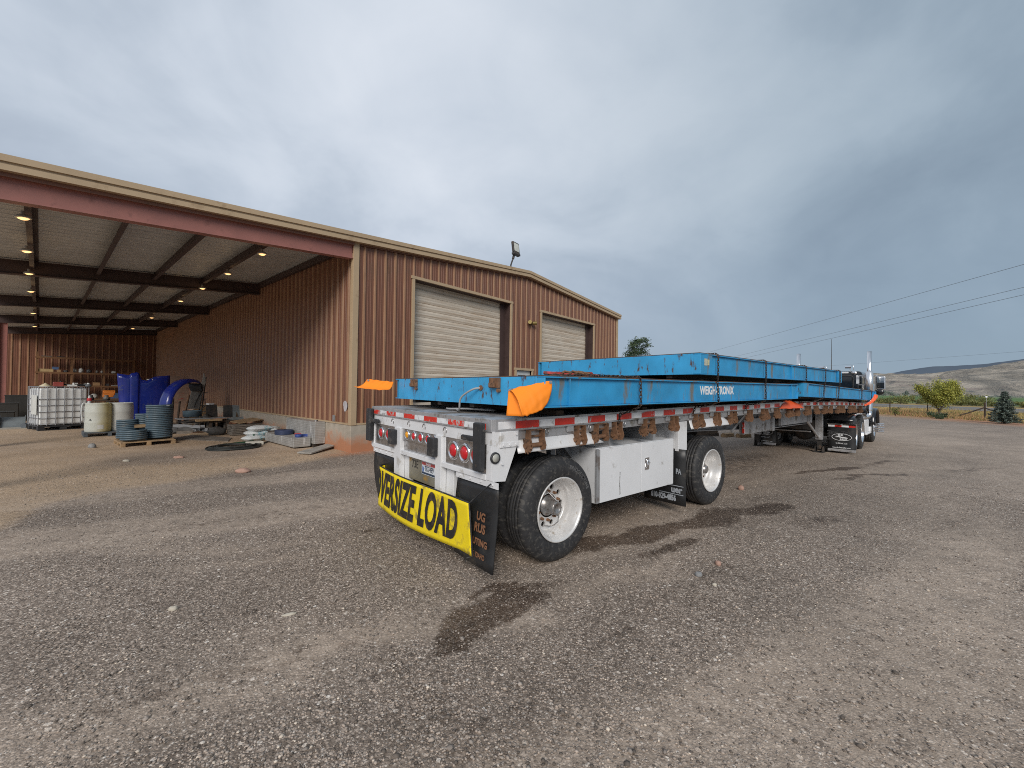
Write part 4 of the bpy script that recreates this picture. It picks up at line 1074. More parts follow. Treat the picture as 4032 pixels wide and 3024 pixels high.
for u, nm in zip((3.5, 5.2, 8.4, 9.75), ('timber between the upper deck and lower deck, rearmost', 'timber between the upper deck and lower deck, near the lettering', 'timber between the upper deck and front deck, near the gap', 'pale timber end showing under the front end of the upper deck')):
    timber(u, mz(u)+MH+.013, 1.892+.0053*(u-3.08)-.047, -.1, 2.6, WOODG if u > 9 else WOODD, nm)
# chains: interlocked links along a path
def link_verts(n=10, k=5, L_=.030, W=.0115, r=.0052):
    vs = []
    for i in range(n):
        t = 2*pi*i/n; cx = (L_-W)*.5*2*(1 if math.cos(t) > 0 else -1)*.62 + W*math.cos(t); cy = W*math.sin(t)
        nx, ny = math.cos(t), math.sin(t)
        for j in range(k):
            q = 2*pi*j/k; vs.append((cx + nx*r*math.cos(q), cy + ny*r*math.cos(q), r*math.sin(q)))
    fs = [(i*k+j, i*k+(j+1) % k, ((i+1) % n)*k+(j+1) % k, ((i+1) % n)*k+j) for i in range(n) for j in range(k)]
    return vs, fs
LV, LF = link_verts()
def chain(path, label, pitch=.036):
    """path: trailer (u, v, z) points"""
    P = [Vector(p) for p in path]; seg = [(b_-a_).length for a_, b_ in zip(P, P[1:])]; tot = sum(seg); n = int(tot/pitch)
    base = P[0]; b = MB()
    for i in range(n+1):
        s = i*pitch; k = 0
        while k < len(seg)-1 and s > seg[k]: s -= seg[k]; k += 1
        p = P[k].lerp(P[k+1], min(1, s/seg[k])); d = (P[k+1]-P[k]).normalized()
        a_ = d.cross(Vector((.13,.21,1)) if abs(d.z) < .9 else Vector((1,.2,.1))).normalized(); c_ = d.cross(a_)
        w = (45 if i % 2 else -45) + rnd.uniform(-14, 14); ca, sa = math.cos(R(w)), math.sin(R(w))
        x, y = a_*ca + c_*sa, c_*ca - a_*sa
        b.add([p - base + d*q[0] + x*q[1] + y*q[2] for q in LV], LF, True)
    o = b.build('load_chain', CHAINM, None, fix=False); o.location = TW(*base); o.rotation_euler = (0, 0, T_R)
    tag(o, label, 'chain', 'chains over the load')
    return o
def sag(p, q, s, n=6):
    p, q = Vector(p), Vector(q); return [p.lerp(q, i/n) + Vector((0,0,-s*4*(i/n)*(1-i/n))) for i in range(n+1)]
def mtop(u): return mz(u)+MH+.018
def utop(u): return 1.892+.0053*(u-3.08)+MH+.018
def over(u, ue, top, low, extra, v=-.25):
    """across the deck, over the near edge, down to the rail"""
    pts = [(u+.1, 2.5, top(u)), (u+.05, 1.2, top(u)), (u, .2, top(u)), (u, v+.02, top(u)+.004), (u, v-.014, top(u)-.02)]
    return pts + low + extra
z_ = lambda u: bz(u)
chain([(.55,-.05,mtop(.6)),(.8,-.15,mtop(.8)),(1.0,-.21,mtop(1)+.006),(1.4,-.225,mtop(1.4)+.006),(1.6,-.23,mtop(1.6)+.006),(1.74,-.24,mtop(1.7)+.006),(1.745,-.265,mtop(1.7)-.02),(1.75,-.268,mz(1.7)+.01),(1.745,-.245,mz(1.7)-.025)] + sag((1.745,-.245,mz(1.7)-.025),(1.72,-.03,z_(1.7)-.02),.012) + [(1.71,-.02,z_(1.7)-.11)], 'rusty chain along the lowest deck top and down near the tool box')
chain(over(3.56,0,utop,[(3.56,-.285,1.91),(3.57,-.275,1.86),(3.58,-.268,1.80),(3.62,-.268,1.56)],sag((3.66,-.24,1.53),(3.45,-.03,z_(3.4)-.0),.02)+[(3.4,-.02,z_(3.4)-.11)],-.27), 'dark chain hanging across the white lettering from the upper deck')
chain([(3.66,-.24,1.53),(3.3,-.06,1.49),(3.05,.03,1.478)], 'loose chain end lying on the bed below the white lettering', .036)
chain(over(5.31,0,utop,[(5.31,-.285,1.92),(5.33,-.27,1.83),(5.36,-.268,1.58)],sag((5.38,-.24,1.53),(5.25,-.02,z_(5.2)-.01),.02)+[(5.2,-.02,z_(5.2)-.11)],-.27), 'dark chain over both decks just forward of the white lettering')
chain(over(7.44,0,utop,[(7.44,-.285,1.93),(7.45,-.24,1.89)],[(7.46,-.1,1.885)],-.27), 'short chain over the upper deck above the gap of the lower ones')
chain(over(8.80,0,utop,[(8.8,-.285,1.93),(8.78,-.27,1.84),(8.72,-.268,1.58)],sag((8.7,-.24,1.55),(8.0,-.02,z_(8)-.01),.03)+[(7.95,-.02,z_(8)-.11)],-.27), 'chain over both decks a step forward of the lower gap')
chain(over(10.05,0,utop,[(10.05,-.285,1.94),(10.03,-.27,1.81),(9.97,-.268,1.57)],sag((9.95,-.24,1.53),(9.3,-.02,z_(9.3)-.01),.03)+[(9.25,-.02,z_(9.3)-.1)],-.27), 'chain over the front end of the upper deck before the cab window')
chain(over(12.5,0,mtop,[(12.5,-.268,1.75),(12.48,-.268,1.54)],[(12.46,-.22,1.5),(12.44,-.02,z_(12.4)-.0),(12.4,-.02,z_(12.4)-.1)]), 'chain over the front deck between the upper deck and the front flag')
chain(over(13.8,0,mtop,[(13.8,-.268,1.73),(13.77,-.268,1.52)],sag((13.75,-.24,1.47),(13.2,-.02,z_(13)-.0),.02)+[(13.1,-.02,z_(13)-.1)]), 'foremost chain over the front deck beside the red flag')
# red strap heap with a binder on the lowest deck, and another on the upper deck
def strap_heap(u, v, z, ln, label, seed):
    t = thing('strap_bundle', label, 'straps', TW(u, v, z), T_R, 'red straps heaped on the decks')
    rr = random.Random(seed); b = MB()
    for k in range(3):
        pts = [(ln*(i/8-.5) + rr.uniform(-.03,.03), rr.uniform(-.16,.16), .010+.010*k+rr.uniform(0,.008)) for i in range(9)]
        b.tube(pts, rr.uniform(.009,.016), 6)
    b.build('strap', mat('red_strap_%d' % seed, (.42,.05,.045), .8, var=.35, sc=20, dirt=(.16,.05,.04), dsc=12, damt=.4), t)
    c = MB()
    for k in range(4):
        x, y = rr.uniform(-.4,.1)*ln, rr.uniform(-.12,.12); c.tube([(x,y,.03),(x+.06,y+.02,.05),(x+.13,y,.04),(x+.18,y-.02,.03)], .013, 7)
    c.build('binder', RUST, t)
    return t
strap_heap(.95, .02, mtop(1.2)-.008, .5, 'tangle of red strap and rusty binders on the lowest deck behind the big flag', 3)
strap_heap(4.3, 1.7, utop(4.3)-.005, 1.3, 'red straps lying on top of the upper deck', 4)
c = MB(); c.tube([(1.22,-.12,mtop(1.2)+.008),(1.16,-.02,mtop(1.2)+.022)], .014, 8); o = c.build('binder_handle', mat('red_handle', (.5,.04,.04), .5), None); 
o.location = TW(0,0,0); o.rotation_euler = (0,0,T_R); tag(o, 'red handle of a chain binder lying beside the chain on the lowest deck', 'binder')
# grey cable out of the rear end plate
def bez(pts, n=10):
    """catmull-rom through pts"""
    P = [Vector(p) for p in pts]; P = [P[0]*2-P[1]] + P + [P[-1]*2-P[-2]]; out = []
    for i in range(1, len(P)-2):
        for k in range(n):
            t = k/n; a_, b_, c_, d_ = P[i-1:i+3]
            out.append(.5*((2*b_) + (c_-a_)*t + (2*a_-5*b_+4*c_-d_)*t*t + (3*b_-a_-3*c_+d_)*t**3))
    out.append(P[-2]); return out
c = MB(); c.tube(bez([(.34,.68,1.677),(.27,.75,1.66),(.24,.92,1.57),(.27,1.0,1.44),(.38,1.22,1.428),(.52,1.42,1.43),(.68,1.3,1.428),(.72,1.0,1.43),(.6,.82,1.43),(.42,1.0,1.445),(.35,1.35,1.432),(.5,1.58,1.43),(.72,1.5,1.428)]), .0105, 8)
o = c.build('cable', mat('grey_cable', (.36,.36,.36), .5, var=.1), None); o.location = TW(0,0,0); o.rotation_euler = (0,0,T_R); tag(o, 'grey cable looping out of the rear end plate onto the bed', 'cable')
# orange vinyl flags
def flag(ctrl, label, m=ORANGE, grom=(), n=24):
    """ctrl: 4x4 control points (trailer coordinates), bicubic Bezier"""
    C = [[Vector(p) for p in r_] for r_ in ctrl]; o0 = C[0][0].copy()
    B_ = lambda t: ((1-t)**3, 3*t*(1-t)**2, 3*t*t*(1-t), t**3)
    def fn(i, j):
        p = Vector((0,0,0))
        for a_, wa in enumerate(B_(i)):
            for c_, wc in enumerate(B_(j)): p += C[c_][a_]*wa*wc
        return p-o0
    t = thing('warning_flag', label, 'flag', TW(*o0), T_R, 'orange warning flags')
    b = MB(); b.grid(lambda i, j: fn(i, j) + Vector((.0035,.003,.004))*(math.sin(17*i+6*j)*math.sin(9*j-4*i)+.5*math.sin(31*i-11*j)), n, n); b.build('cloth', m, t, solid=.003)
    for (i, j) in grom:
        g = MB(); p = fn(i, j); d = (fn(min(1,i+.02), j)-fn(max(0,i-.02), j)).cross(fn(i, min(1,j+.02))-fn(i, max(0,j-.02))).normalized()
        g.cyl(p-d*.006, p+d*.006, .014, n=12); g.build('grommet', STEEL, t)
    return t
# big one on the near rear corner: hung across the corner, its lower edge curled round
fg = flag([[(.106,-.039,1.664),(.165,-.135,1.695),(.275,-.225,1.722),(.398,-.269,1.75)],
      [(.090,-.130,1.648),(.150,-.190,1.630),(.270,-.262,1.665),(.405,-.268,1.68)],
      [(.075,-.215,1.580),(.130,-.262,1.560),(.230,-.262,1.590),(.372,-.282,1.58)],
      [(.101,-.227,1.450),(.135,-.232,1.447),(.215,-.280,1.474),(.31,-.262,1.512)]],
     'big orange vinyl flag curling round the near rear corner of the lowest deck', grom=((.05,.05),(.96,.06)))
b = MB(); o0 = Vector((.106,-.039,1.664))
b.grid(lambda i, j: Vector((.108,-.035,1.658)).lerp(Vector((.055,-.075,1.446)), j).lerp(Vector((.16,-.11,1.64)).lerp(Vector((.122,-.222,1.446)), j), i) + Vector((.012*math.sin(pi*i), 0, 0)) - o0, 8, 8)
b.build('folded_back', ORANGE, fg, solid=.003)
flag([[(.30,2.79,1.745),(.20,2.84,1.755),(.09,2.90,1.768),(-.023,2.94,1.778)],
      [(.29,2.79,1.70),(.18,2.84,1.70),(.05,2.90,1.70),(-.05,2.97,1.70)],
      [(.27,2.78,1.65),(.14,2.82,1.63),(.0,2.86,1.625),(-.12,2.94,1.66)],
      [(.20,2.72,1.633),(.08,2.76,1.63),(-.06,2.80,1.63),(-.20,2.95,1.672)]],
     'orange flag sticking out past the far rear corner of the lowest deck', grom=((.93,.07),))
flag([[(7.25,.06,1.505),(7.4,.02,1.515),(7.55,.02,1.515),(7.7,.06,1.505)],
      [(7.05,-.02,1.47),(7.35,-.06,1.50),(7.6,-.06,1.50),(7.85,-.02,1.47)],
      [(6.85,-.04,1.41),(7.2,-.10,1.44),(7.7,-.10,1.44),(8.05,-.05,1.41)],
      [(6.75,-.03,1.365),(7.2,-.12,1.36),(7.75,-.12,1.36),(8.15,-.06,1.355)]],
     'red-orange flag draped over the rail midway along the trailer', ORANGED)
flag([[(13.40,-.15,1.345),(13.5,-.27,1.42),(13.58,-.33,1.53),(13.66,-.35,1.665)],
      [(13.42,-.16,1.33),(13.5,-.29,1.40),(13.58,-.38,1.50),(13.68,-.38,1.65)],
      [(13.44,-.17,1.32),(13.5,-.30,1.38),(13.58,-.40,1.48),(13.71,-.41,1.64)],
      [(13.45,-.17,1.31),(13.5,-.30,1.36),(13.60,-.40,1.455),(13.74,-.42,1.62)]],
     'red-orange flag streaming at the front corner of the front deck', ORANGED)
# the banner hung across the mud flaps
YEL = mat('yellow_banner', (.92,.70,.012), .42, var=.07, sc=6, dirt=(.36,.27,.05), dsc=6, damt=.2)
bn = thing('oversize_banner', 'yellow banner reading OVERSIZE LOAD strung across the rear mud flaps', 'banner', TW(-.02, 0, 0), T_R)
def ban(x, y):
    """x 0..1 left to right seen from behind, y 0 bottom .. 1 top -> trailer point"""
    v = 2.455 - 2.20*x
    top = .672 - .012*x - .012*math.sin(pi*x); bot = .205 - .048*math.sin(pi*min(1, x*1.1))**.8 + .0*x
    u = -.065 - .020*math.sin(pi*x) + .010*math.sin(8*x+2*y) - .02*(1-y)*math.sin(2*pi*x)
    if x < .09: u += ((.09-x)/.09)**2*.16; v -= ((.09-x)/.09)**2*.11
    return Vector((u, v - .055*(1-y)*(x-.3), bot + (top-bot)*y))
b = MB(); b.grid(lambda i, j: ban(i, j), 60, 14); b.build('cloth', YEL, bn, solid=.004)
b = MB(); b.tube([ban(i/30, 1.0)+Vector((.004,0,.006)) for i in range(31)], .008, 6); b.tube([ban(1.0, i/10)+Vector((.0,-.010,0)) for i in range(11)], .008, 6); b.build('hem', BLACKR, bn)
def bwarp(p):
    x = .005 + p.x/2.20; y = .5 + (p.y-.0)/.50
    q = ban(min(max(x, .0), 1), y); return q + Vector((-.009, 0, 0))
lettering('OVERSIZE LOAD', .53, LETK, bn, None, .020, .42, .475, 'LEFT', bwarp, space=1.06, cuts=2)
for pts in ([ban(1,1)+Vector((.0,-.012,.005)), (-.03,.15,.76), (-.02,.0,.872)], [ban(0,1), (.03,2.55,.75), (.03,2.62,.82)], [ban(1,0)+Vector((0,-.01,.0)), (-.05,.31,.16), (-.045,.33,.115)]):
    c = MB(); c.tube(pts, .006, 6); c.build('bungee_cord', BLACKR, bn)
# ------------------------------------------------------------------ the tractor
tk = thing('tractor_truck', 'black tractor unit with two chrome exhaust stacks hitched to the flatbed trailer', 'truck', K_O, K_R)
KW = 2.42
b = MB(); b.box(-.75, 5.4, .78, .86, .62, .90); b.box(-.75, 5.4, KW-.86, KW-.78, .62, .90); b.box(-.75,-.70,.86,KW-.86,.62,.9); b.box(2.2,2.3,.86,KW-.86,.62,.9)
b.build('frame_rail', DARK, tk)
b = MB(); b.box(.2, 1.2, .75, KW-.75, .92, 1.12); b.cyl((.7,KW/2,1.12),(.7,KW/2,1.18),.46,n=28); b.build('fifth_wheel', DARK, tk)
b = MB()
for u in (0, 1.3): b.cyl((u,.3,.5),(u,KW-.3,.5),.09); b.blob((u,KW/2,.5),.25,.28,.25)
b.box(1.45,2.3,.95,KW-.95,.5,.95); b.build('axle', DARK, tk)
first = make_wheel(tk, True, 'flat', False, lug=True, rimm=CHROME); first.location = (0, 0, RT-.004)
wi = make_wheel(tk, False, text=False, lug=True); wi.location = (0, .31, RT-.004)
for u in (0, 1.3):
    if u: spot(dup(first, tk), (u, 0, RT-.004)); spot(dup(wi, tk), (u, .31, RT-.004))
    spot(dup(first, tk), (u, KW, RT-.004), pi); spot(dup(wi, tk), (u, KW-.31, RT-.004), pi)
fwv = -.02
st = make_wheel(tk, True, 'flat', False, rimm=CHROME); st.location = (3.95, fwv, RT-.004)
spot(dup(st, tk), (3.95, KW-fwv, RT-.004), pi)
b = MB()
for k in range(10):
    t = 2*pi*k/10; p = (3.95+.145*math.cos(t), fwv+.14, RT+.145*math.sin(t)); q = (p[0], fwv-.25, p[2]); b.cyl(p, q, .024, .014, n=10)
b.cyl((3.95,fwv+.1,RT),(3.95,fwv-.06,RT),.10,.07,n=20); b.build('spiked_nut_cover', CHROME, tk)
# mud flaps with weights, tape and the oval emblem
for v0, v1 in ((-.06, .555), (KW-.6, KW+.0)):
    b = MB(); b.grid(lambda i, j: (-.50+.012*math.sin(3*j), v0+(v1-v0)*i, .80-.74*j), 4, 8); fo = b.build('mud_flap', FLAPM, tk, solid=.012)
    c = MB(); c.box(-.53,-.512,v0-.01,v1+.01,.795,.83); c.box(-.70,-.5,v0+.3,v0+.34,.80,.83); c.build('flap_hanger', CHROME, fo)
    c = MB(); c.box(-.5145,-.5135,v0+.01,v1-.01,.735,.79); c.build('reflective_tape', tape('flap_tape_%d' % (v0 > 1), 1, (v1-v0)/2, .5, .06 if v0 < 1 else -KW+.6, 8., .75), fo)
    c = MB(); c.box(-.518,-.508,v0,v1,.055,.125); c.build('flap_weight', ALU, fo, .004)
    vm_ = (v0+v1)/2; xo = -.512
    c = MB(); c.tube([(xo, vm_+.215*math.cos(t), .455+.095*math.sin(t)) for t in np.linspace(0, 2*pi, 41)[:-1]], .006, 6, closed=True)
    c.prism([(vm_+.15,.47),(vm_+.10,.485),(vm_-.10,.455),(vm_-.13,.45),(vm_-.13,.425),(vm_-.02,.43),(vm_+.08,.455)], lambda p, q, a: (a, p, q), xo-.002, xo+.001)
    c.build('emblem', LETW, fo)
    F_ = lambda v, z: face_m((xo-.003, v, z), (0,-1,0), (0,0,1))
    lettering('THE', .062, LETW, fo, F_(vm_+.03, .512), .003, align='CENTER'); lettering('BULLET', .062, LETW, fo, F_(vm_-.04, .395), .003, align='CENTER', sx=.75)
    lettering('by Slickel, LLC', .05, LETW, fo, F_(vm_, .285), .001, align='CENTER', sx=.85); lettering('www.bulletmailer.com', .052, LETW, fo, F_(vm_, .165), .001, align='CENTER', sx=.85)
# cab
b = MB(); b.box(2.55, 4.15, .16, KW-.40, 1.02, 2.42); cab = b.build('cab', BLACKP, tk, .11, 4)
b = MB(); b.box(2.538, 2.546, .42, 1.70, 1.70, 2.235); b.build('rear_window', GLASS, cab, .0)
b = MB()
b.tube([(2.536,.385,1.70),(2.536,.385,2.20),(2.536,.43,2.265),(2.536,1.68,2.265),(2.536,1.73,2.2),(2.536,1.73,1.7)], .018, 8); b.build('window_seal', BLACKR, cab)
b = MB(); b.box(4.151,4.16,.35,KW-.6,1.85,2.28); b.box(3.2,3.95,.150,.158,1.75,2.2); b.build('side_window', GLASS, cab)
WLIGHT = mat('pale_light_bar', (.72,.73,.75), .3, var=.05)
b = MB(); b.box(2.51, 2.546, .50, .88, 2.345, 2.395); b.box(2.53, 2.546, .225, .305, 2.0, 2.28); b.build('light_bar', WLIGHT, cab, .006)
b = MB(); b.blob((2.53,.355,2.36),.03,.075,.062,16,8); b.build('work_lamp', CHROME, cab)
for v in (.47, 1.20):
    b = MB(); b.cyl((2.62,v-.02,2.56),(2.62,v+.13,2.56),.045,n=16); b.cyl((2.62,v,2.43),(2.62,v,2.52),.014,n=8); b.cyl((2.7,v,2.43),(2.7,v,2.53),.014,n=8)
    b.tube([(2.62,v-.02,2.6),(2.62,v-.06,2.61),(2.62,v-.09,2.58),(2.62,v-.09,2.5),(2.62,v-.07,2.44)], .008, 6); b.build('air_horn', CHROME, cab)
b = MB(); b.cyl((2.58,.965,2.4),(2.58,.965,3.53),.011,.005,n=8); b.build('antenna', DARK, cab)
b = MB(); b.box(4.16, 6.0, .55, KW-.75, 1.0, 1.85); b.box(4.16,6.0,.48,KW-.68,.75,1.3); b.build('hood', BLACKP, tk, .12, 3)
# exhaust stacks with perforated guards
def perf_mat():
    m, nt, bb = nodes_of('perforated_chrome'); co = objco(nt)
    v = N(nt, 'ShaderNodeTexVoronoi', Scale=26., Randomness=0.); L(nt, co, v.inputs['Vector'])
    f = rng(nt, v.outputs['Distance'], .22, .32)
    L(nt, mixc(nt, f, (.05,.05,.05), (.78,.78,.79)), bb.inputs['Base Color']); bb.inputs['Metallic'].default_value = .9; bb.inputs['Roughness'].default_value = .22; return m
PERF = perf_mat()
for v, top in ((-.035, 3.04), (KW-.55, 3.06)):
    b = MB(); b.lathe([(.063,2.3),(.063,top),(.058,top),(.058,top-.3),(0,top-.3)], (2.42,v,0), 'z', 28); so_ = b.build('exhaust_stack', CHROME, tk)
    b = MB(); b.lathe([(.06,2.40),(.098,2.38),(.098,1.62),(.06,1.60)], (2.42,v,0), 'z', 28); b.build('heat_guard', PERF, so_)
    b = MB(); b.lathe([(.065,1.61),(.085,1.58),(.085,1.12)], (2.42,v,0), 'z', 24); b.tube(bez([(2.42,v,1.14),(2.40,v,1.0),(2.30,v+.08,.92),(2.15,v+.25,.90)]), .075, 14); b.build('muffler_elbow', CHROME, so_)
    b = MB(); b.box(2.40,2.44,v+.05,v+.28,2.24,2.28); b.box(2.40,2.44,v+.05,v+.28,1.95,1.98); b.box(2.40,2.45,v+.04,v+.11,1.9,2.34); b.build('stack_clamp', STEEL, so_)
b = MB(); b.lathe([(.0,2.05),(.13,2.04),(.16,2.0),(.16,1.40),(.12,1.36),(.12,1.1)], (4.35,.18,0), 'z', 24); b.build('air_cleaner', CHROME, tk)
b = MB(); b.tube([(2.9,.10,1.15),(2.9,.06,1.2),(2.9,.06,2.2),(2.9,.10,2.26)], .016, 8); b.build('grab_handle', CHROME, tk)
# mirrors
b = MB(); b.box(3.42,3.47,-.34,-.11,1.82,2.26); mo = b.build('mirror', CHROME, tk, .02)
b = MB(); b.box(3.413,3.419,-.315,-.135,1.86,2.06); b.build('lower_glass', GLASS, mo); b = MB(); b.box(3.413,3.419,-.315,-.135,2.07,2.22); b.build('upper_glass', mat('mirror_glass', (.4,.42,.43), .05, 1.), mo)
b = MB(); b.tube([(3.46,-.2,2.26),(3.5,-.08,2.30),(3.55,.14,2.25)], .013, 6); b.tube([(3.46,-.2,1.82),(3.5,-.1,1.70),(3.55,.14,1.66)], .013, 6); b.tube([(3.44,-.10,2.26),(3.44,-.09,1.7)], .012, 6); b.build('mirror_arm', CHROME, mo)
b = MB(); b.blob((3.40,-.20,1.74),.05,.12,.10,16,8); b.build('convex_mirror', BLACKP, mo)
# front fender, steps, tank, quarter fenders
for s in (0, 1):
    f = (lambda y: KW-y) if s else (lambda y: y)
    b = MB(); b.grid(lambda i, j: (3.95+.64*math.cos(pi*(.02+.96*i)), f(-.10+.55*j), RT+.08+.60*math.sin(pi*(.02+.96*i))**.8 - .03*(1-j)**3), 20, 6); b.build('front_fender', BLACKP, tk, solid=.02)
    b = MB(); b.box(2.05, 3.2, f(-.02), f(.50), .36, .42); b.box(2.05, 2.9, f(.02), f(.5), .42, .83); b.box(2.9, 3.22, f(-.02), f(.4), .42, .58); b.build('step_tank', WHITE, tk, .02)
    b = MB(); b.grid(lambda i, j: (-.62+2.6*i, f(-.03+.62*j), 1.04+.05*math.sin(pi*i)-.22*max(0, abs(i-.5)*2-.8)/.2*.5), 16, 4); b.build('quarter_fender', BLACKP, tk, solid=.012)
b = MB(); b.box(.9,1.9,1.25,1.85,1.1,1.24); b.build('deck_box', WHITE, tk, .02)
b = MB(); b.box(2.46,2.54,.75,1.75,.95,1.65); b.build('cab_back_panel', DARK, tk)
for q in range(3):
    b = MB(); b.tube(bez([(2.5,1.0+.1*q,1.5),(2.2,1.02+.1*q,1.25),(1.9,1.1+.1*q,1.12),(1.5,1.1,1.2),(1.4,1.2,1.25)]), .014, 6); b.build('air_line', (BLACKR, mat('blue_line', (.02,.08,.3), .5), mat('red_line', (.3,.03,.03), .5))[q], tk)
# ------------------------------------------------------------------ things stored in and before the open bay
HDPE = mat('white_plastic', (.66,.68,.67), .4, var=.06, sc=3, dirt=(.45,.44,.40), dsc=3, damt=.12)
def hdpe_yellow():
    m, nt, b = nodes_of('yellowing_plastic'); co = objco(nt); sp = N(nt, 'ShaderNodeSeparateXYZ'); L(nt, co, sp.inputs[0])
    f = rng(nt, math_(nt, 'ADD', sp.outputs[0], math_(nt, 'MULTIPLY', noise(nt, co, 3.), .25)), .0, .42, 0, 1, True)
    c = mixc(nt, f, (.62,.64,.58), (.58,.50,.20)); L(nt, c, b.inputs['Base Color']); b.inputs['Roughness'].default_value = .4; return m
BLK = mat('black_plastic', (.03,.032,.036), .6, var=.25)
GPL = mat('grey_plastic', (.10,.115,.13), .6, var=.2)
def at(name, label, cat, u, v, z=0., rz=0., group=None):
    return thing(name, label, cat, BW(u, v, z + gz(*BW(u, v)[:2])), B_R + R(rz), group)
# caged liquid tank
ib = at('caged_tank', 'white plastic liquid tank in a galvanised wire cage on a black pallet', 'tank', -5.2, 11.35, rz=12)
IW, ID, Z0, Z1 = 1.22, 1.15, .17, 1.50
b = MB(); b.box(.02, IW-.02, .02, ID-.02, Z0+.01, Z1-.04); o = b.build('bottle', mat('tank_plastic', (.80,.82,.82), .4, var=.04), ib, .08, 4)
b = MB(); b.cyl((IW/2,ID/2,Z1-.06),(IW/2,ID/2,Z1+.02),.11,n=20); b.build('cap', BLK, ib)
b = MB()
for z in (.20, .42, .64, .86, 1.08, Z1): b.tube([(0,0,z),(IW,0,z),(IW,ID,z),(0,ID,z)], .013, 6, closed=True)
for k in range(7):
    x = IW*k/6; b.tube([(x,-.014,.18),(x,-.014,Z1)], .013, 6); b.tube([(x,ID+.014,.18),(x,ID+.014,Z1)], .013, 6)
for k in range(1, 5):
    y = ID*k/5; b.tube([(-.014,y,.18),(-.014,y,Z1)], .013, 6); b.tube([(IW+.014,y,.18),(IW+.014,y,Z1)], .013, 6)
b.build('cage', mat('galvanised_bar', (.35,.36,.38), .4, .6), ib)
b = MB(); b.box(-.034,-.028,.05,.62,.55,1.22); b.build('data_plate', mat('chalk_plate', (.60,.61,.58), .5, var=.06), ib)
b = MB(); b.box(0,IW,0,ID,.12,.165)
for x in (.08, IW/2, IW-.08):
    for y in (.08, ID/2, ID-.08): b.box(x-.08,x+.08,y-.07,y+.07,.02,.12)
b.box(0,IW,0,.12,.0,.02); b.box(0,IW,ID-.12,ID,.0,.02); b.build('pallet', BLK, ib)
CL = []
def clutter(name, label, cat, u, v, z, fn, m, bev=0, group=None, parts=()):
    o = at(name, label, cat, u, v, z, group=group)
    b = MB(); fn(b); b.build('body', m, o, bev)
    for nm, f2, m2 in parts:
        b = MB(); f2(b); b.build(nm, m2, o)
    return o
ITOP = Z1+.015
clutter('funnel', 'upturned cream funnel on the near left corner of the caged tank', 'funnel', -5.05, 11.6, ITOP, lambda b: b.lathe([(.15,0),(.15,.02),(.03,.10),(.02,.12),(0,.12)], n=20), mat('cream_plastic', (.55,.48,.33), .5))
clutter('fuel_can', 'dull red can standing behind the funnel on the caged tank', 'can', -4.75, 11.9, ITOP, lambda b: b.box(-.13,.13,-.08,.08,0,.16), mat('faded_red', (.28,.05,.04), .5), .02, parts=[('lid', lambda b: b.cyl((.06,0,.155),(.06,0,.19),.03), BLK)])
clutter('hand_pump', 'white plastic pump fitting on top of the caged tank', 'pump', -4.42, 11.55, ITOP+.02, lambda b: (b.box(-.12,.12,-.04,.04,0,.05), b.cyl((.03,0,.04),(.03,0,.12),.03), b.cyl((.03,0,.10),(.13,0,.10),.015)), HDPE, .01)
clutter('bottle', 'white topped grey bottle at the right end of the caged tank top', 'bottle', -4.02, 11.6, ITOP, lambda b: b.lathe([(.0,0),(.08,0),(.085,.06),(.05,.09),(.03,.10)], n=16), GPL, parts=[('cap', lambda b: b.cyl((0,0,.095),(0,0,.14),.035), HDPE)])
clutter('hose_heap', 'dark hose heaped along the top of the caged tank', 'hose', -4.45, 11.85, ITOP+.02, lambda b: b.tube(bez([(-.4,0,.02),(-.2,.12,.05),(.1,-.1,.03),(.3,.1,.06),(.45,-.05,.02),(.2,-.2,.03),(-.1,-.15,.04)]), .025, 7), BLACKR)
# plastic drums on a grey pallet
def pallet_g(u, v, w_, d_, h, m, label, name='pallet', rz=0.):
    t = at(name, label, 'pallet', u, v, rz=rz, group='pallets in the yard'); b = MB()
    n = 6
    for k in range(n): x0 = d_*k/n; b.box(0,w_,x0+.01,x0+d_/n-.015,h-.025,h)
    b.build('deck_board', m, t, .003, 1); b = MB()
    for x in (0, w_/2-.045, w_-.09):
        b.box(x,x+.09,.01,d_-.03,h-.045,h-.026)
        for y in (.0, d_/2-.06, d_-.13): b.box(x,x+.09,y,y+.12,.018,h-.046)
        b.box(x,x+.09,0,d_,0,.017)
    b.build('bearer', m, t, .003, 1); return t
pallet_g(-4.28, 8.15, 1.15, 1.05, .13, GPL, 'grey plastic pallet under the two white drums')
def drum(u, v, m, label, rz):
    t = at('plastic_drum', label, 'drum', u, v, .132, rz, 'white plastic drums')
    b = MB(); r = .305; b.lathe([(0,0),(r*.93,.0),(r*.985,.03),(r,.10),(r*1.0,.28),(r*1.012,.30),(r,.32),(r*1.0,.60),(r*1.012,.62),(r,.64),(r*.99,.80),(r*.95,.86),(r*.97,.875),(r*.97,.90),(r*.92,.90),(r*.9,.87),(0,.87)], n=40); b.build('body', m, t)
    b = MB(); b.cyl((.15,.0,.87),(.15,0,.895),.04,n=14); b.cyl((-.15,0,.87),(-.15,0,.895),.03,n=14); b.build('bung', HDPE, t); return t
d1 = drum(-3.96, 8.45, hdpe_yellow(), 'front white drum yellowing on one side, a pump and label on it', 0)
b = MB(); b.grid(lambda i, j: (.309*math.sin(R(-6+26*i)), -.309*math.cos(R(-6+26*i)), .10+.13*j), 6, 2); b.build('label', mat('paper_label', (.66,.67,.64), .6, var=.15, sc=40), d1)
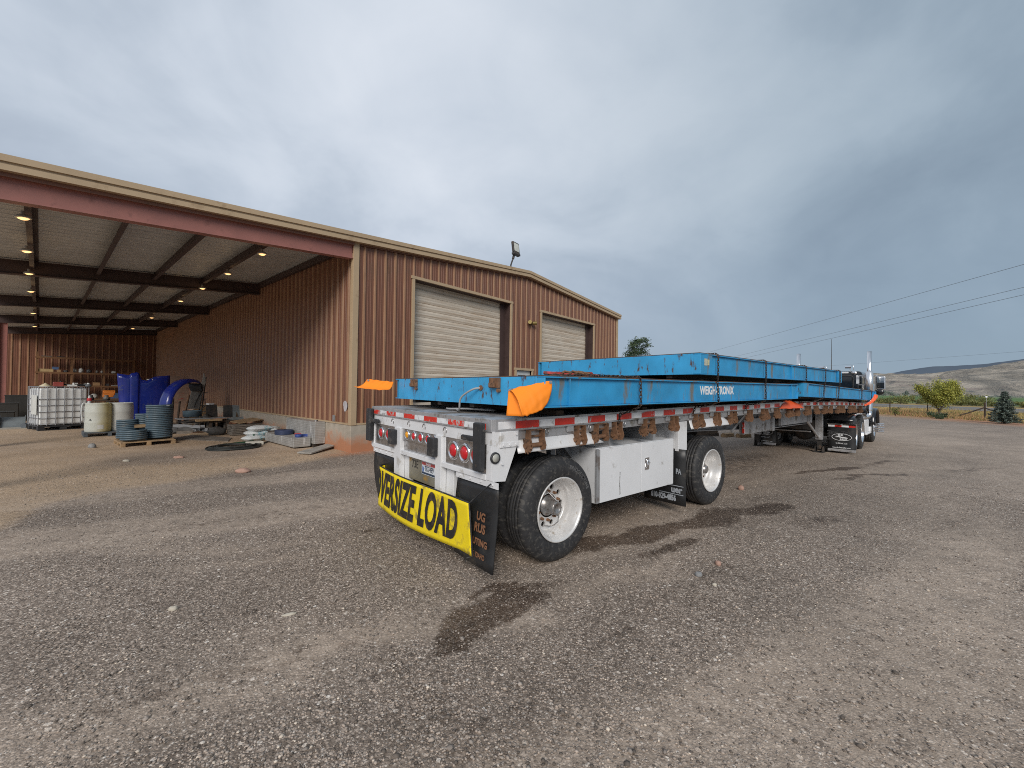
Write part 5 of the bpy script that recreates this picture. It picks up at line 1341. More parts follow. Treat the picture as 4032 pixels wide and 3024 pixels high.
b = MB(); b.grid(lambda i, j: (.309*math.sin(R(-44+13*i)), -.309*math.cos(R(-44+13*i)), .36+.07*(j*abs(1-abs(2*i-1)) + (1-j)*(1-abs(1-abs(2*i-1))*1)*.5)), 6, 4); b.build('hazard_mark', BLK, d1)
drum(-3.42, 8.62, mat('grey_white_plastic', (.50,.51,.49), .45, var=.06), 'rear grey-white drum beside the yellowing one', 40)
clutter('barrel_pump', 'red and white barrel pump standing at the left edge of the front drum', 'pump', -4.16, 8.45, 1.0, lambda b: b.cyl((0,0,0),(0,0,.11),.05,.035), HDPE, 0, parts=[('red_band', lambda b: b.cyl((0,0,.11),(0,0,.19),.06,.055), mat('red_plastic', (.6,.04,.05), .4)), ('spout', lambda b: (b.cyl((0,0,.19),(0,0,.27),.035,.02), b.tube(bez([(-.04,0,.03),(-.14,-.03,.02),(-.17,-.08,-.2),(-.15,-.1,-.5)]), .018, 7)), HDPE)])
# coils of grey-blue pipe stacked on a wooden pallet
PIPE = mat('blue_grey_pipe', (.075,.115,.145), .5, var=.2, sc=6, dirt=(.14,.15,.15), dsc=5, damt=.15)
pallet_g(-3.78, 4.72, 1.12, 1.15, .12, WOOD, 'wooden pallet under the coils of blue-grey pipe', rz=2)
def coil(u, v, z, r, turns, label, tr_=.026, jit=.012):
    t = at('pipe_coil', label, 'pipe coil', u, v, z, group='coils of blue-grey pipe'); b = MB(); pts = []; rr = random.Random(int(r*1000)+turns); off = [(rr.uniform(-jit,jit), rr.uniform(-jit,jit)) for _ in range(turns+2)]
    n = 30
    for i in range(turns*n+1):
        k = i/n; a_, f = int(k), k-int(k); ox = off[a_][0]*(1-f)+off[a_+1][0]*f; oy = off[a_][1]*(1-f)+off[a_+1][1]*f
        pts.append((ox+r*math.cos(2*pi*k), oy+r*math.sin(2*pi*k), tr_+k*tr_*1.97))
    b.tube(pts, tr_, 8); b.build('pipe', PIPE, t)
    b = MB(); b.lathe([(r-.02,tr_),(r-.03,turns*tr_*1.97)], n=24); b.build('core', BLK, t); return t
coil(-2.95, 5.25, .125, .275, 18, 'tallest coil stack of blue-grey pipe at the right of the wooden pallet')
coil(-3.50, 5.02, .125, .255, 5, 'lowest coil of blue-grey pipe, at the front of the wooden pallet')
coil(-3.57, 5.62, .125, .21, 10, 'blue-grey pipe coil at the back left of the wooden pallet')
coil(-3.20, 5.66, .125, .19, 13, 'blue-grey pipe coil behind the low one, between the left and tallest coils')
clutter('wood_strip', 'pale strip of wood tucked across the middle pipe coil', 'wood', -3.30, 5.40, .44, lambda b: b.box(-.15,.16,-.02,.02,0,.085), WOOD, .004)
clutter('paper_tag', 'white paper tag lying on top of the tallest pipe coil', 'tag', -2.85, 5.0, 1.06, lambda b: b.box(-.07,.07,-.04,.03,0,.01), LETW)
# blue bonnet and mudguard
BLUEP = mat('glossy_blue_body', (.010,.024,.235), .22, var=.15, sc=2, coat=.4, dirt=(.05,.06,.12), dsc=3, damt=.12)
t = at('truck_bonnet', 'glossy dark blue truck bonnet panel standing on end in the bay', 'bonnet', -2.8, 11.0)
px = [(-.52,.10),(-.36,.03),(-.22,.0),(-.17,.0),(-.14,-.028),(-.02,-.036),(.06,-.03),(.10,.0),(.3,.0),(.65,.01),(1.0,.06)]
def ptop(x): return float(np.interp(x, [-.52,-.2,-.14,.0,.08,.14,.3,.5,1.0], [2.02,1.97,2.04,2.08,2.05,1.80,1.77,1.93,2.0]))
def pbot(x): return float(np.interp(x, [-.52,-.05,1.0], [1.05 if 0 else .9,.02,.02]))
PX = bez([(x, y, 0) for x, y in px], 3); b = MB()
b.grid(lambda i, j: (lambda p: (p.x*(1-.42*(1-j)*max(0,-p.x)*1.2), p.y, pbot(p.x)*0+.02+(ptop(p.x)-.02)*j))(PX[min(len(PX)-1, int(round(i*(len(PX)-1))))]), len(PX)-1, 12)
b.build('panel', BLUEP, t, solid=.014)
b = MB(); b.box(.30,.48,-.005,.03,1.80,1.835); b.build('badge_recess', LETW, t)
t = at('mudguard', 'glossy blue curved mudguard leaning behind the pipe coils', 'mudguard', -1.55, 9.3, rz=36)
b = MB()
def mg(i, j):
    a_ = R(182-112*i); rr = 1.02 - .10*abs(j-.5)**2*4*0 - (.12*max(0, j-.75)/.25 + .10*max(0, .2-j)/.2); 
    return (-.02+rr*math.cos(a_)*.98, -.25+.5*j, .82+rr*math.sin(a_)+.02*math.sin(pi*j))
b.grid(mg, 30, 10); b.build('shell', BLUEP, t, solid=.012)
b = MB(); b.prism([(.30,1.70),(.36,1.66),(.42,1.40),(.34,1.42),(.26,1.60)], lambda p, q, a_: (p, a_, q), -.24, .24); b.build('end_lip', BLK, t)
b = MB(); b.grid(lambda i, j: (-.96+.03*i, -.22+.44*j, .0+.83*i), 4, 3); b.build('skirt', BLUEP, t, solid=.012)
# boards and scrap leaning on the bay wall
clutter('printed_board', 'pale board with faint red print leaning at the back of the bay', 'board', -1.0, 13.9, 0, lambda b: b.prism([(-.36,0),(.36,0),(.36,1.95),(.30,2.02),(-.36,2.02)], lambda p, q, a_: (p, a_+q*.04, q), -.015, .015), mat('printed_cardboard', (.30,.20,.15), .8, var=.3, sc=5, dirt=(.34,.06,.05), dsc=3.5, damt=.16, dst=(1,1,2.5)), 0)
clutter('grey_panel', 'grey moulded panel with a long tapering tip leaning on the bay wall', 'panel', -1.25, 9.6, 0, lambda b: b.prism([(-.24,.72),(.12,.72),(.20,1.2),(.27,1.52),(.33,1.75),(.30,2.05),(.27,2.1),(.22,1.78),(.10,1.52),(-.02,1.45),(-.12,1.40)], lambda p, q, a_: (p, a_+q*.10, q), -.02, .02), mat('grey_fibreglass', (.33,.31,.275), .7, var=.2, sc=5), 0, parts=[('crease', lambda b: b.tube([(-.05,.02,.74),(.0,.05,.95),(.16,.10,1.3),(.20,.115,1.45)], .014, 6), DARK)])
t = at('steel_ladder', 'dark narrow steel ladder leaning beside the grey panel on the bay wall', 'ladder', -.98, 9.6)
b = MB()
for s in (-1, 1): b.tube([(s*.05-.18,0,.02),(s*.05+.07,.42,1.95 if s > 0 else 1.5)], .022, 6)
b.build('rail', DARK, t)
for k in range(5):
    q = .2+k*.14; b = MB(); b.tube([(-.24+.25*q,.42*q,1.95*q*.9),(-.02+.25*q,.42*q,1.95*q*.9)], .016, 6); b.build('rung', GREYP, t)
for k, (u, v, du, h, lab) in enumerate(((-1.62,9.9,.24,1.25,'rusty pole leaning right, between the mudguard and grey panel'),(-1.85,10.3,.05,1.1,'dark post standing behind the mudguard'),(-1.72,10.1,.10,1.0,'brown angle bar just behind the mudguard'))):
    o = at('steel_bar', lab, 'bar', u, v, group='bars leaning behind the mudguard'); b = MB(); b.tube([(0,0,0),(du,.15,h)], .045 if k < 2 else .035, 6); b.build('bar', WOODD if k else RUST, o)
t = at('steel_drum_ring', 'shallow blue-grey round tub on top of the scrap', 'tub', -1.55, 8.6, .5); b = MB(); b.lathe([(0,.02),(.27,.0),(.28,.2),(.285,.21),(.265,.21),(.26,.03),(0,.03)], n=32); b.build('tub', PIPE, t)
for (u, v, w_, d_, h, m_, lab, rz) in ((-1.75,8.0,1.15,1.3,.30,WOODG,'stacked weathered pallet under the round tub',4),(-1.2,7.9,1.1,1.0,.34,WOODD,'dark pallet under the steel end plates',-5)):
    pallet_g(u, v, w_, d_, h, m_, lab, rz=rz)
clutter('plank', 'orange-brown plank end resting on the stacked pallets', 'plank', -1.15, 7.85, .36, lambda b: b.box(-.45,.32,-.07,.07,0,.07), WOOD, .004)
clutter('steel_sheet', 'grey sheet lying flat across the stacked pallets', 'sheet', -1.3, 8.3, .44, lambda b: b.box(-.75,.65,-.35,.3,0,.02), GREYP, 0)
# steel end plates
SPL = mat('grey_steel_plate', (.20,.225,.235), .55, .2, var=.15, sc=4)
for u, v, z, rot, m_, lab in ((-1.02,8.4,.46,12,DARK,'dark square steel plate standing behind the scrap pallets'),(-.33,9.0,.40,-8,DARK,'dark square steel plate nearer the shed corner')):
    o = at('steel_plate', lab, 'plate', u, v, z, rot, 'steel plates by the bay wall'); b = MB(); b.prism([(-.17,0),(.2,0),(.2,.46),(-.17,.46)], lambda p, q, a_: (p, a_+q*.12, q), -.01, .01); b.build('sheet', m_, o)
    b = MB(); b.prism([(.2,0),(.36,0),(.2,.46)], lambda p, q, a_: (.2+(p-.2)*.6, a_+q*.12+(p-.2)*1.2, q), -.01, .01); b.build('side_flange', m_, o)
t = at('steel_bracket', 'pale grey triangular steel bracket with a slot leaning on the foundation', 'bracket', .0-.28, 8.7, .28); b = MB(); b.prism([(.02,0),(.40,0),(.32,.56),(.02,.60)], lambda p, q, a_: (p, a_+q*.15, q), -.012, .012); b.build('plate', SPL, t)
b = MB(); b.prism([(.10,.02),(.26,.02),(.14,.34)], lambda p, q, a_: (p, -.014+q*.15, q), -.002, .0); b.build('slot', mat('slot_shade', (.24,.17,.12), .8), t)
t = at('steel_bracket', 'pale grey steel plate lying against the triangular bracket', 'bracket', -.45, 8.2, .26); b = MB(); b.prism([(-.2,0),(.75,0),(.7,.2),(-.1,.16)], lambda p, q, a_: (p, a_+q*.5, q), -.01, .01); b.build('plate', SPL, t)
# square tube and channels
t = at('square_tube', 'long grey square steel tube lying with its open end towards the yard', 'tube', -1.25, 7.55, .02, 20); b = MB()
for (x0,x1,z0,z1) in ((-.08,.08,0,.012),(-.08,.08,.11,.122),(-.08,-.068,.012,.11),(.068,.08,.012,.11)): b.box(x0,x1,0,3.2,z0,z1)
b.box(-.068,.068,.06,3.2,.012,.11,1); b.build('tube', [GREYP, DARK], t)
for k, (u, v, z, rz, lab) in enumerate(((-1.55,7.7,.0,38,'lower grey channel iron running back beside the square tube'),(-1.45,7.6,.14,30,'upper grey channel iron crossing the square tube'))):
    o = at('channel_iron', lab, 'channel', u, v, z, rz, 'channel irons in the scrap'); b = MB(); b.box(-.09,.09,0,2.6,.0,.012); b.box(-.09,-.078,0,2.6,.012,.10); b.box(.078,.09,0,2.6,.012,.10); b.build('channel', GREYP, o)
t = at('tarpaulin', 'crumpled grey tarpaulin beside the channel irons', 'tarpaulin', -1.9, 8.1); b = MB(); b.grid(lambda i, j: (-.5+1.0*i, -.5+1.0*j, .02+.16*math.sin(pi*i)*math.sin(pi*j)+.05*math.sin(9*i+3*j)*math.sin(pi*i)), 16, 16); b.build('cloth', mat('grey_tarp', (.11,.105,.10), .8, var=.3), t)
# planks stacked, each layer its own boards
k = 0
for lay in range(6):
    for q in range(2):
        u0, v0 = -1.02 + rnd.uniform(-.05,.05), 5.75+q*.32
        o = at('board', ('weathered board in the stack by the bay wall, %s layer up, %s' % (('first','second','third','fourth','fifth','sixth')[lay], ('nearer the yard','nearer the scrap')[q])), 'board', u0, v0, .012+lay*.055, rnd.uniform(-3,3), 'weathered boards stacked by the bay wall')
        b = MB(); b.box(0, .98+rnd.uniform(-.12,.06), 0, .28, 0, .046); b.build('board', WOODG, o, .003, 1)
clutter('plywood_sheet', 'pale plywood strip lying on the board stack beside the wall', 'plywood', -.42, 6.6, .36, lambda b: b.prism([(-.35,0),(.35,.10),(.35,.12),(-.35,.02)], lambda p, q, a_: (p, a_, q), -.55, .5), WOOD)
clutter('plywood_sheet', 'pale plywood sheet lying flat on the ground before the scrap', 'plywood', -1.3, 6.9, .0, lambda b: b.box(-.65,.45,-.35,.35,0,.018), mat('pale_plywood', (.42,.31,.20), .8, var=.15))
clutter('flat_board', 'wide grey board lying flat on the gravel behind the hose', 'board', -2.0, 5.4, .0, lambda b: b.prism([(-.62,.55),(.45,-1.15),(.75,-.35),(.1,1.3)], lambda p, q, a_: (p, q, a_), 0, .022), WOODG)
# aluminium tanks
FIN = None
def fin_mat():
    m, nt, b = nodes_of('chequered_aluminium'); co = objco(nt)
    wv = N(nt, 'ShaderNodeTexWave', Scale=7., Distortion=1.2, Detail=2.); wv.bands_direction = 'Z'; L(nt, co, wv.inputs[0])
    n = noise(nt, co, 5., 5.); n2 = noise(nt, scaled(nt, co, (2,2,.5)), 3., 4.)
    c = mixc(nt, rng(nt, n, .35, .65), (.36,.35,.33), (.47,.46,.44)); c = mixc(nt, math_(nt, 'MULTIPLY', rng(nt, wv.outputs['Fac'], .2, .7), .25), c, (.22,.21,.20)); c = mixc(nt, rng(nt, n2, .62, .7, 0, .7), c, (.72,.72,.71))
    L(nt, c, b.inputs['Base Color']); b.inputs['Metallic'].default_value = .35; b.inputs['Roughness'].default_value = .5; bump(nt, b, wv.outputs['Fac'], .3, .006); return m
FIN = fin_mat()
t = at('aluminium_tank', 'scuffed aluminium tank standing on edge against the shed foundation', 'tank', -.32, 1.35); b = MB(); b.box(0,.28,0,1.95,.10,.70); b.build('shell', FIN, t, .012); b = MB(); b.cyl((.14,.25,.70),(.14,.25,.735),.05,n=16); b.build('filler_cap', STEEL, t); b = MB(); b.box(.02,.26,.1,.25,0,.1); b.box(.02,.26,1.6,1.8,0,.1); b.build('foot', WOODD, t)
t = at('aluminium_tank', 'low scuffed aluminium tank lying flat before the upright one', 'tank', -.79, 1.52); b = MB(); b.box(0,.44,0,2.1,.035,.27); b.build('shell', FIN, t, .01); b = MB(); b.box(.05,.4,.2,.35,0,.034); b.box(.05,.4,1.6,1.75,0,.034); b.build('foot', WOODD, t)
t = at('flat_hose_roll', 'dark blue roll of lay-flat hose on the low aluminium tank', 'hose roll', -.58, 2.75, .27); b = MB(); pts = [( (.08+.016*k/6.28)*math.cos(k), (.08+.016*k/6.28)*math.sin(k), .055) for k in np.arange(0, 6.28*9, .3)]
for z in (.02,.045,.07,.095,.115): b.lathe([(.06,z-.012),(.23,z-.014),(.24,z),(.23,z+.012),(.06,z+.010)], n=36)
b.build('roll', mat('navy_hose', (.035,.05,.11), .6, var=.25), t)
t = at('strap_roll', 'bright blue strap roll on the low tank with its tail hanging down', 'strap', -.55, 1.82, .27); b = MB(); b.lathe([(.0,.0),(.085,.0),(.085,.075),(.0,.075)], n=24)
b.grid(lambda i, j: (lambda p: (p.x, p.y, p.z-.075*j+.075))(bez([(.08,0,0),(.2,.0,.0),(.32,-.15,.0),(.40,-.3,-.05),(.44,-.36,-.22),(.45,-.38,-.30)])[min(50, int(i*50))]), 50, 1); b.build('strap', mat('blue_strap', (.03,.06,.24), .6, var=.15), t)
clutter('red_strap', 'red strap end lying between the hose roll and the tank', 'strap', -.36, 2.3, .275, lambda b: b.tube(bez([(-.06,.1,.02),(0,0,.035),(.05,-.08,.02),(.09,-.02,.03)]), .022, 7), mat('dull_red', (.30,.04,.05), .7))
clutter('grey_slab', 'thin weathered slab leaning on the ground before the shed corner', 'slab', -.35, .85, 0, lambda b: b.prism([(-.70,-.22),(-.52,-.60),(.80,.30),(.70,.62)], lambda p, q, a_: (p, q, a_+.02+.05*(p+.7)), 0, .03), mat('weathered_slab', (.33,.31,.28), .85, var=.25, sc=6), .004)
# bags
BAG = mat('white_woven_bag', (.66,.68,.68), .6, var=.08, sc=8, dirt=(.10,.42,.52), dsc=3.2, damt=.16)
for i, (u, v, z, rz, lab) in enumerate(((-.95,3.95,.0,20,'lowest white bag with blue print behind the low tank'),(-.88,4.05,.14,-10,'middle white bag of the pile behind the low tank'),(-.80,4.0,.28,15,'topmost white bag of the pile behind the low tank'),(-.42,4.2,.22,60,'white bag squeezed between the pile and the upright tank'))):
    o = at('woven_bag', lab, 'bag', u, v, z, rz, 'white bags with blue print'); b = MB()
    def bg_(i_, j_, s=1):
        x, y = -.32+.64*i_, -.21+.42*j_; e_ = (max(0, 1-abs(2*i_-1)**3)*max(0, 1-abs(2*j_-1)**3))**.5; return (x, y, .085+s*(.085*e_)+.008*math.sin(14*i_+5*j_)*e_)
    b.grid(lambda a_, c_: bg_(a_, c_, 1), 14, 10); b.grid(lambda a_, c_: bg_(a_, c_, -1), 14, 10); b.build('sack', BAG, o)
clutter('white_block', 'low white foam block beside the hose end', 'block', -1.25, 3.0, 0, lambda b: b.box(-.18,.2,-.12,.14,0,.10), mat('cream_foam', (.58,.55,.48), .7), .015)
# hose on the ground
t = at('coiled_hose', 'black rubber hose coiled loosely on the gravel', 'hose', -1.8, 2.75); b = MB(); pts = []; rr = random.Random(4)
for k in range(7*24+1):
    q = k/24; a_ = 2*pi*q; ra = .50+.10*math.sin(q*2.1)+rr.uniform(-.006,.006); pts.append((ra*.98*math.cos(a_)+.03*math.sin(q*3), ra*.90*math.sin(a_), .022+.016*(q % 3)+.012*math.sin(a_*2+q)))
pts += [(.75,.3,.02),(1.0,.6,.02)]
b.tube(pts, .021, 7); b.build('hose', mat('black_hose', (.022,.024,.022), .6, var=.3), t)
t = at('green_hose', 'dark green hose running from the coil to the bags', 'hose', -1.6, 3.2); b = MB(); b.tube(bez([(-.3,.1,.05),(0,.25,.03),(.3,.3,.03),(.55,.55,.05),(.62,.75,.3),(.7,.85,.42)]), .022, 7); b.tube(bez([(-.2,.3,.02),(.1,.45,.02),(.4,.5,.02),(.7,.7,.02)]), .02, 7); b.build('hose', mat('green_rubber', (.02,.07,.035), .6), t)
# dark things at the far left of the bay
t = at('metal_tray', 'grey metal tray tilted on the ground left of the caged tank', 'tray', -5.85, 13.2); b = MB(); Mt = Matrix.Rotation(R(28), 4, 'X')
b.box(-.25,.35,0,.75,0,.015,M=Mt); b.box(-.25,-.235,0,.75,.015,.09,M=Mt); b.box(.335,.35,0,.75,.015,.09,M=Mt); b.build('tray', SPL, t)
clutter('steel_canister', 'small dark canister lying by the tilted tray', 'canister', -5.42, 12.9, .0, lambda b: b.cyl((-.12,-.1,.10),(.1,.12,.11),.10,n=18), GPL, 0)
clutter('concrete_slab', 'pale flat slab on the ground at the left of the bay', 'slab', -6.0, 13.4, 0, lambda b: b.box(-.5,.55,-.75,.6,0,.03), mat('dusty_slab', (.36,.33,.28), .9, var=.15))
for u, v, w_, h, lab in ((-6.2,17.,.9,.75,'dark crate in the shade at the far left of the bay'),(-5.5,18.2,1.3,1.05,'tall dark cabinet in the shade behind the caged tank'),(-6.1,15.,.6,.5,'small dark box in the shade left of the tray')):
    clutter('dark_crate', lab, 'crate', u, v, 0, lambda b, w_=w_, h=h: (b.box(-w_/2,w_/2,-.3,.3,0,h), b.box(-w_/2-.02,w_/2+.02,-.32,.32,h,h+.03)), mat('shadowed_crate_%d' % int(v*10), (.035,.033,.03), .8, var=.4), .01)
# timber shelving along the back wall with parts on it
SU, SV = -5.35, 26.25
t = at('timber_shelf', 'long rough timber shelving along the back wall of the bay', 'shelving', SU, SV)
b = MB()
for z in (.62, 1.42, 2.20, 3.08): b.box(.0,4.15,-.25,.2,z,z+.05); b.box(-.03,4.18,-.29,-.25,z-.04,z+.06)
b.build('shelf', SHELFW, t); b = MB()
for x in (0., 1.35, 2.72, 4.1):
    b.box(x,x+.09,-.24,-.15,0,3.4 if x < 0.1 else 3.1); b.box(x,x+.09,.12,.2,0,3.1)
b.build('upright', SHELFW, t)
SHM = [mat('shelf_item_%d' % i, c, .5, var=.2) for i, c in enumerate(((.05,.05,.055),(.06,.11,.22),(.33,.32,.30),(.30,.18,.09),(.14,.13,.12),(.42,.30,.15),(.45,.46,.45)))]
ITEMS = [(.05,2.26,.62,.17,5,'long tan carton on the middle shelf at its left end','carton'),(.62,2.40,.25,.16,1,'blue box on top of the tan carton','box'),(.80,2.26,.16,.14,3,'small brown carton on the middle shelf','carton'),
 (1.05,2.26,.22,.12,0,'black part lying on the middle shelf before the second upright','part'),(1.45,2.26,.18,.24,2,'pale round part on the middle shelf past the upright','part'),(1.68,2.26,.22,.26,6,'white wheel shaped part on the middle shelf','part'),(2.0,2.26,.25,.22,0,'black motor on the middle shelf','motor'),
 (2.40,2.26,.14,.17,4,'grey jar on the middle shelf left of the third upright','jar'),(2.62,2.26,.13,.16,2,'pale jar on the middle shelf by the third upright','jar'),(3.1,2.26,.26,.16,6,'white wedge on the middle shelf at the right','part'),
 (.2,3.14,.4,.05,4,'grey bar on the top shelf at its left end','bar'),(.8,3.14,.3,.05,0,'dark bar on the top shelf','bar'),
 (2.3,1.48,.3,.2,3,'brown box on the lower shelf above the orange machine','box'),(2.75,1.48,.26,.14,0,'black box on the lower shelf','box'),(3.1,1.48,.7,.05,2,'pale bar on the lower shelf at the right','bar'),(1.9,1.48,.3,.16,4,'grey heap on the lower shelf left of the brown box','part'),
 (2.2,.68,.35,.3,2,'pale canister on the lowest shelf','canister'),(3.1,.68,.6,.35,1,'blue crate on the lowest shelf at the right','crate')]
for x, z, w_, h, mi, lab, kind in ITEMS:
    if kind in ('part','motor','jar','canister'):
        fn = lambda b, w_=w_, h=h: (b.lathe([(0,0),(w_*.42,0),(w_*.5,h*.2),(w_*.48,h*.75),(w_*.3,h*.92),(w_*.28,h),(0,h)], (w_/2,0,0), n=14), b.cyl((w_*.5,-w_*.3,h*.4),(w_*.5,-w_*.62,h*.45),w_*.22,n=10))
    else: fn = lambda b, w_=w_, h=h: (b.box(0,w_,-.15,.12,0,h*.86), b.box(-.008,w_+.008,-.158,.128,h*.86,h))
    clutter('shelf_'+kind, lab, kind, SU+x, SV-.04, z, fn, SHM[mi], .006 if kind in ('carton','box','crate') else 0, 'parts on the timber shelving')
t = at('orange_machine', 'orange workshop machine on a stand before the shelving', 'machine', -2.85, 20.0); b = MB(); b.box(-.2,.2,-.12,.12,.92,1.25); b.cyl((-.2,0,1.15),(.25,0,1.15),.13,n=16); b.cyl((.12,-.14,1.08),(.12,.14,1.08),.10,n=16); b.build('motor', mat('orange_paint', (.62,.19,.03), .45, var=.15), t, .02); b = MB(); b.box(-.06,.06,-.06,.06,.3,.92); b.box(-.3,.3,-.25,.25,0,.3); b.build('stand', DARK, t)
t = at('work_bench', 'dark workbench strewn with parts behind the drums', 'bench', -3.4, 17.5); b = MB(); b.box(-.9,1.4,-.35,.35,.80,.86); b.build('top', WOODD, t); b = MB()
for x in (-.85, 1.35):
    for y in (-.3,.3): b.box(x-.04,x+.04,y-.04,y+.04,0,.8)
b.build('leg', WOODD, t)
for x, y, r_, lab, mi in ((-.6,0,.13,'grey gear housing at the left of the workbench',2),(-.2,.1,.10,'dark pulley on the workbench',0),(.3,-.05,.12,'grey drum on the workbench',4),(.9,.0,.14,'pale casting at the right of the workbench',2)):
    o = at('machine_part', lab, 'part', -3.4+x, 17.5+y, .865, group='parts on the workbench'); b = MB(); b.lathe([(0,0),(r_,0),(r_,.1),(r_*.6,.14),(r_*.6,.22),(0,.22)], n=16); b.cyl((0,-r_*.5,.06),(0,-r_*1.5,.06),r_*.3,n=10); b.build('casting', SHM[mi], o)
# split logs lying beyond the trailer
for i, (x, y, rz, ln, lab) in enumerate(((8.05,15.15,35,.6,'pale split log, left one of the pair under the trailer'),(8.55,15.0,20,.55,'pale split log, right one of the pair under the trailer'),(7.2,15.4,10,1.3,'long dark timber lying beyond the trailer wheels'))):
    o = thing('split_log', lab, 'log', (x, y, gz(x, y)), R(rz), 'logs beyond the trailer'); b = MB(); b.prism([(-.1,0),(.1,0),(.12,.08),(.04,.16),(-.08,.13)], lambda p, q, a_: (a_, p, q), -ln/2, ln/2); b.build('timber', (WOOD, WOOD, WOODD)[i], o, .01)

# more scrap along the bay wall
SCR = [('rusted_pipe', 'short rusted pipe lying across the scrap near the bay wall', 'pipe', -1.75, 8.9, .02, 62, lambda b: b.cyl((0,0,.05),(0,1.5,.07),.05,n=12), RUST),
 ('bent_rod', 'thin bent rod poking up out of the scrap', 'rod', -1.35, 9.0, .3, 10, lambda b: b.tube(bez([(0,0,0),(.1,.1,.3),(.3,.1,.55),(.35,.2,.8)]), .014, 6), DARK),
 ('gear_casing', 'dark greasy gear casing low in the scrap behind the channel irons', 'casing', -1.2, 8.3, .36, 20, lambda b: (b.lathe([(0,0),(.16,0),(.18,.05),(.15,.14),(.08,.17),(.08,.22),(0,.22)], n=18), b.box(-.22,-.1,-.06,.06,.02,.12)), DARK),
 ('cardboard_sheet', 'torn tan cardboard sheet tucked behind the grey panel', 'cardboard', -1.05, 10.1, .0, 0, lambda b: b.prism([(-.3,0),(.5,0),(.45,.72),(.2,.86),(-.28,.6)], lambda p, q, a_: (p, a_+q*.14, q), 0, .012), WOOD),
 ('white_carton', 'small white carton behind the dark steel plate', 'carton', -.92, 9.1, .42, 15, lambda b: (b.box(-.08,.1,-.08,.08,0,.5), b.box(-.09,.11,-.09,.09,.5,.52)), LETW),
 ('angle_iron', 'long dark angle iron lying along the foot of the foundation', 'angle iron', -.75, 6.6, .0, -4, lambda b: (b.box(0,.08,0,2.6,0,.01), b.box(0,.01,0,2.6,.011,.08)), DARK),
 ('old_tyre', 'worn black tyre lying flat in the shade behind the mudguard', 'tyre', -.9, 12.0, .0, 0, lambda b: b.lathe([(.26,.02),(.3,.0),(.4,.0),(.46,.05),(.47,.12),(.46,.19),(.4,.24),(.3,.24),(.26,.22)], n=36), RUBBER),
 ('crumpled_sack', 'crumpled dark sack slumped against the stacked boards', 'sack', -1.35, 6.35, .0, 0, lambda b: b.blob((0,0,.12),.26,.2,.15,14,8,.14,seed=9), mat('dark_sack', (.09,.085,.08), .85, var=.3)),
 ('steel_offcut', 'rusty steel offcut on the ground before the channel irons', 'offcut', -1.75, 7.2, .0, 33, lambda b: b.prism([(0,0),(.4,.05),(.5,.25),(.1,.3)], lambda p, q, a_: (p, q, a_), .005, .03), RUST),
 ('timber_block', 'short timber block on the ground by the tarpaulin', 'block', -1.95, 7.5, .0, -20, lambda b: b.box(-.22,.22,-.05,.05,0,.09), WOODG)]
for nm, lab, cat, u, v, z, rz, fn, m_ in SCR:
    o = at(nm, lab, cat, u, v, z, rz); b = MB(); fn(b); b.build('body', m_, o)
# ------------------------------------------------------------------ trees, shrubs, fence, wires
def leaf_mesh(name, pts, m, parent, size, flat=.0, seed=0, droop=(0,0,0)):
    """pts: (position, scale, shade); many small leaf faces, shade index picks the material"""
    g = np.random.default_rng(seed); V, F, MI = [], [], []
    for i, (p, s, k) in enumerate(pts):
        a, c = g.random()*6.283, (g.random()-.5)*(2.6*(1-flat)); L_ = size*s*(.7+.6*g.random()); W = L_*.42
        d = np.array([math.cos(a)*math.cos(c), math.sin(a)*math.cos(c), math.sin(c)]) + np.array(droop); d /= np.linalg.norm(d)
        o = np.cross(d, g.normal(size=3)); o /= np.linalg.norm(o)+1e-9; p = np.array(p)
        V += [p-d*L_*.5, p+o*W*.5, p+d*L_*.5, p-o*W*.5]; F.append((4*i, 4*i+1, 4*i+2, 4*i+3)); MI.append(k)
    me = bpy.data.meshes.new(name); me.from_pydata([tuple(v) for v in V], [], F); me.polygons.foreach_set('material_index', MI)
    for q in m: me.materials.append(q)
    me.update(); o = bpy.data.objects.new(name, me); COL.objects.link(o); o.parent = parent; return o
def leafmats(n, a, b_, c): return [mat(n+'_dark', a, .6, var=.2, sc=2), mat(n+'_mid', b_, .6, var=.2, sc=2), mat(n+'_light', c, .6, var=.2, sc=2)]
YG = leafmats('yellow_green_leaf', (.16,.18,.03), (.29,.30,.05), (.42,.405,.08))
DG = leafmats('dark_green_leaf', (.025,.05,.025), (.05,.085,.035), (.09,.125,.055))
SP = leafmats('blue_spruce_needle', (.04,.06,.048), (.08,.11,.09), (.13,.165,.135))
OL = leafmats('olive_leaf', (.10,.115,.03), (.17,.18,.05), (.24,.235,.075))
BARK = mat('bark', (.12,.09,.065), .9, var=.3, sc=9, bmp=.4)
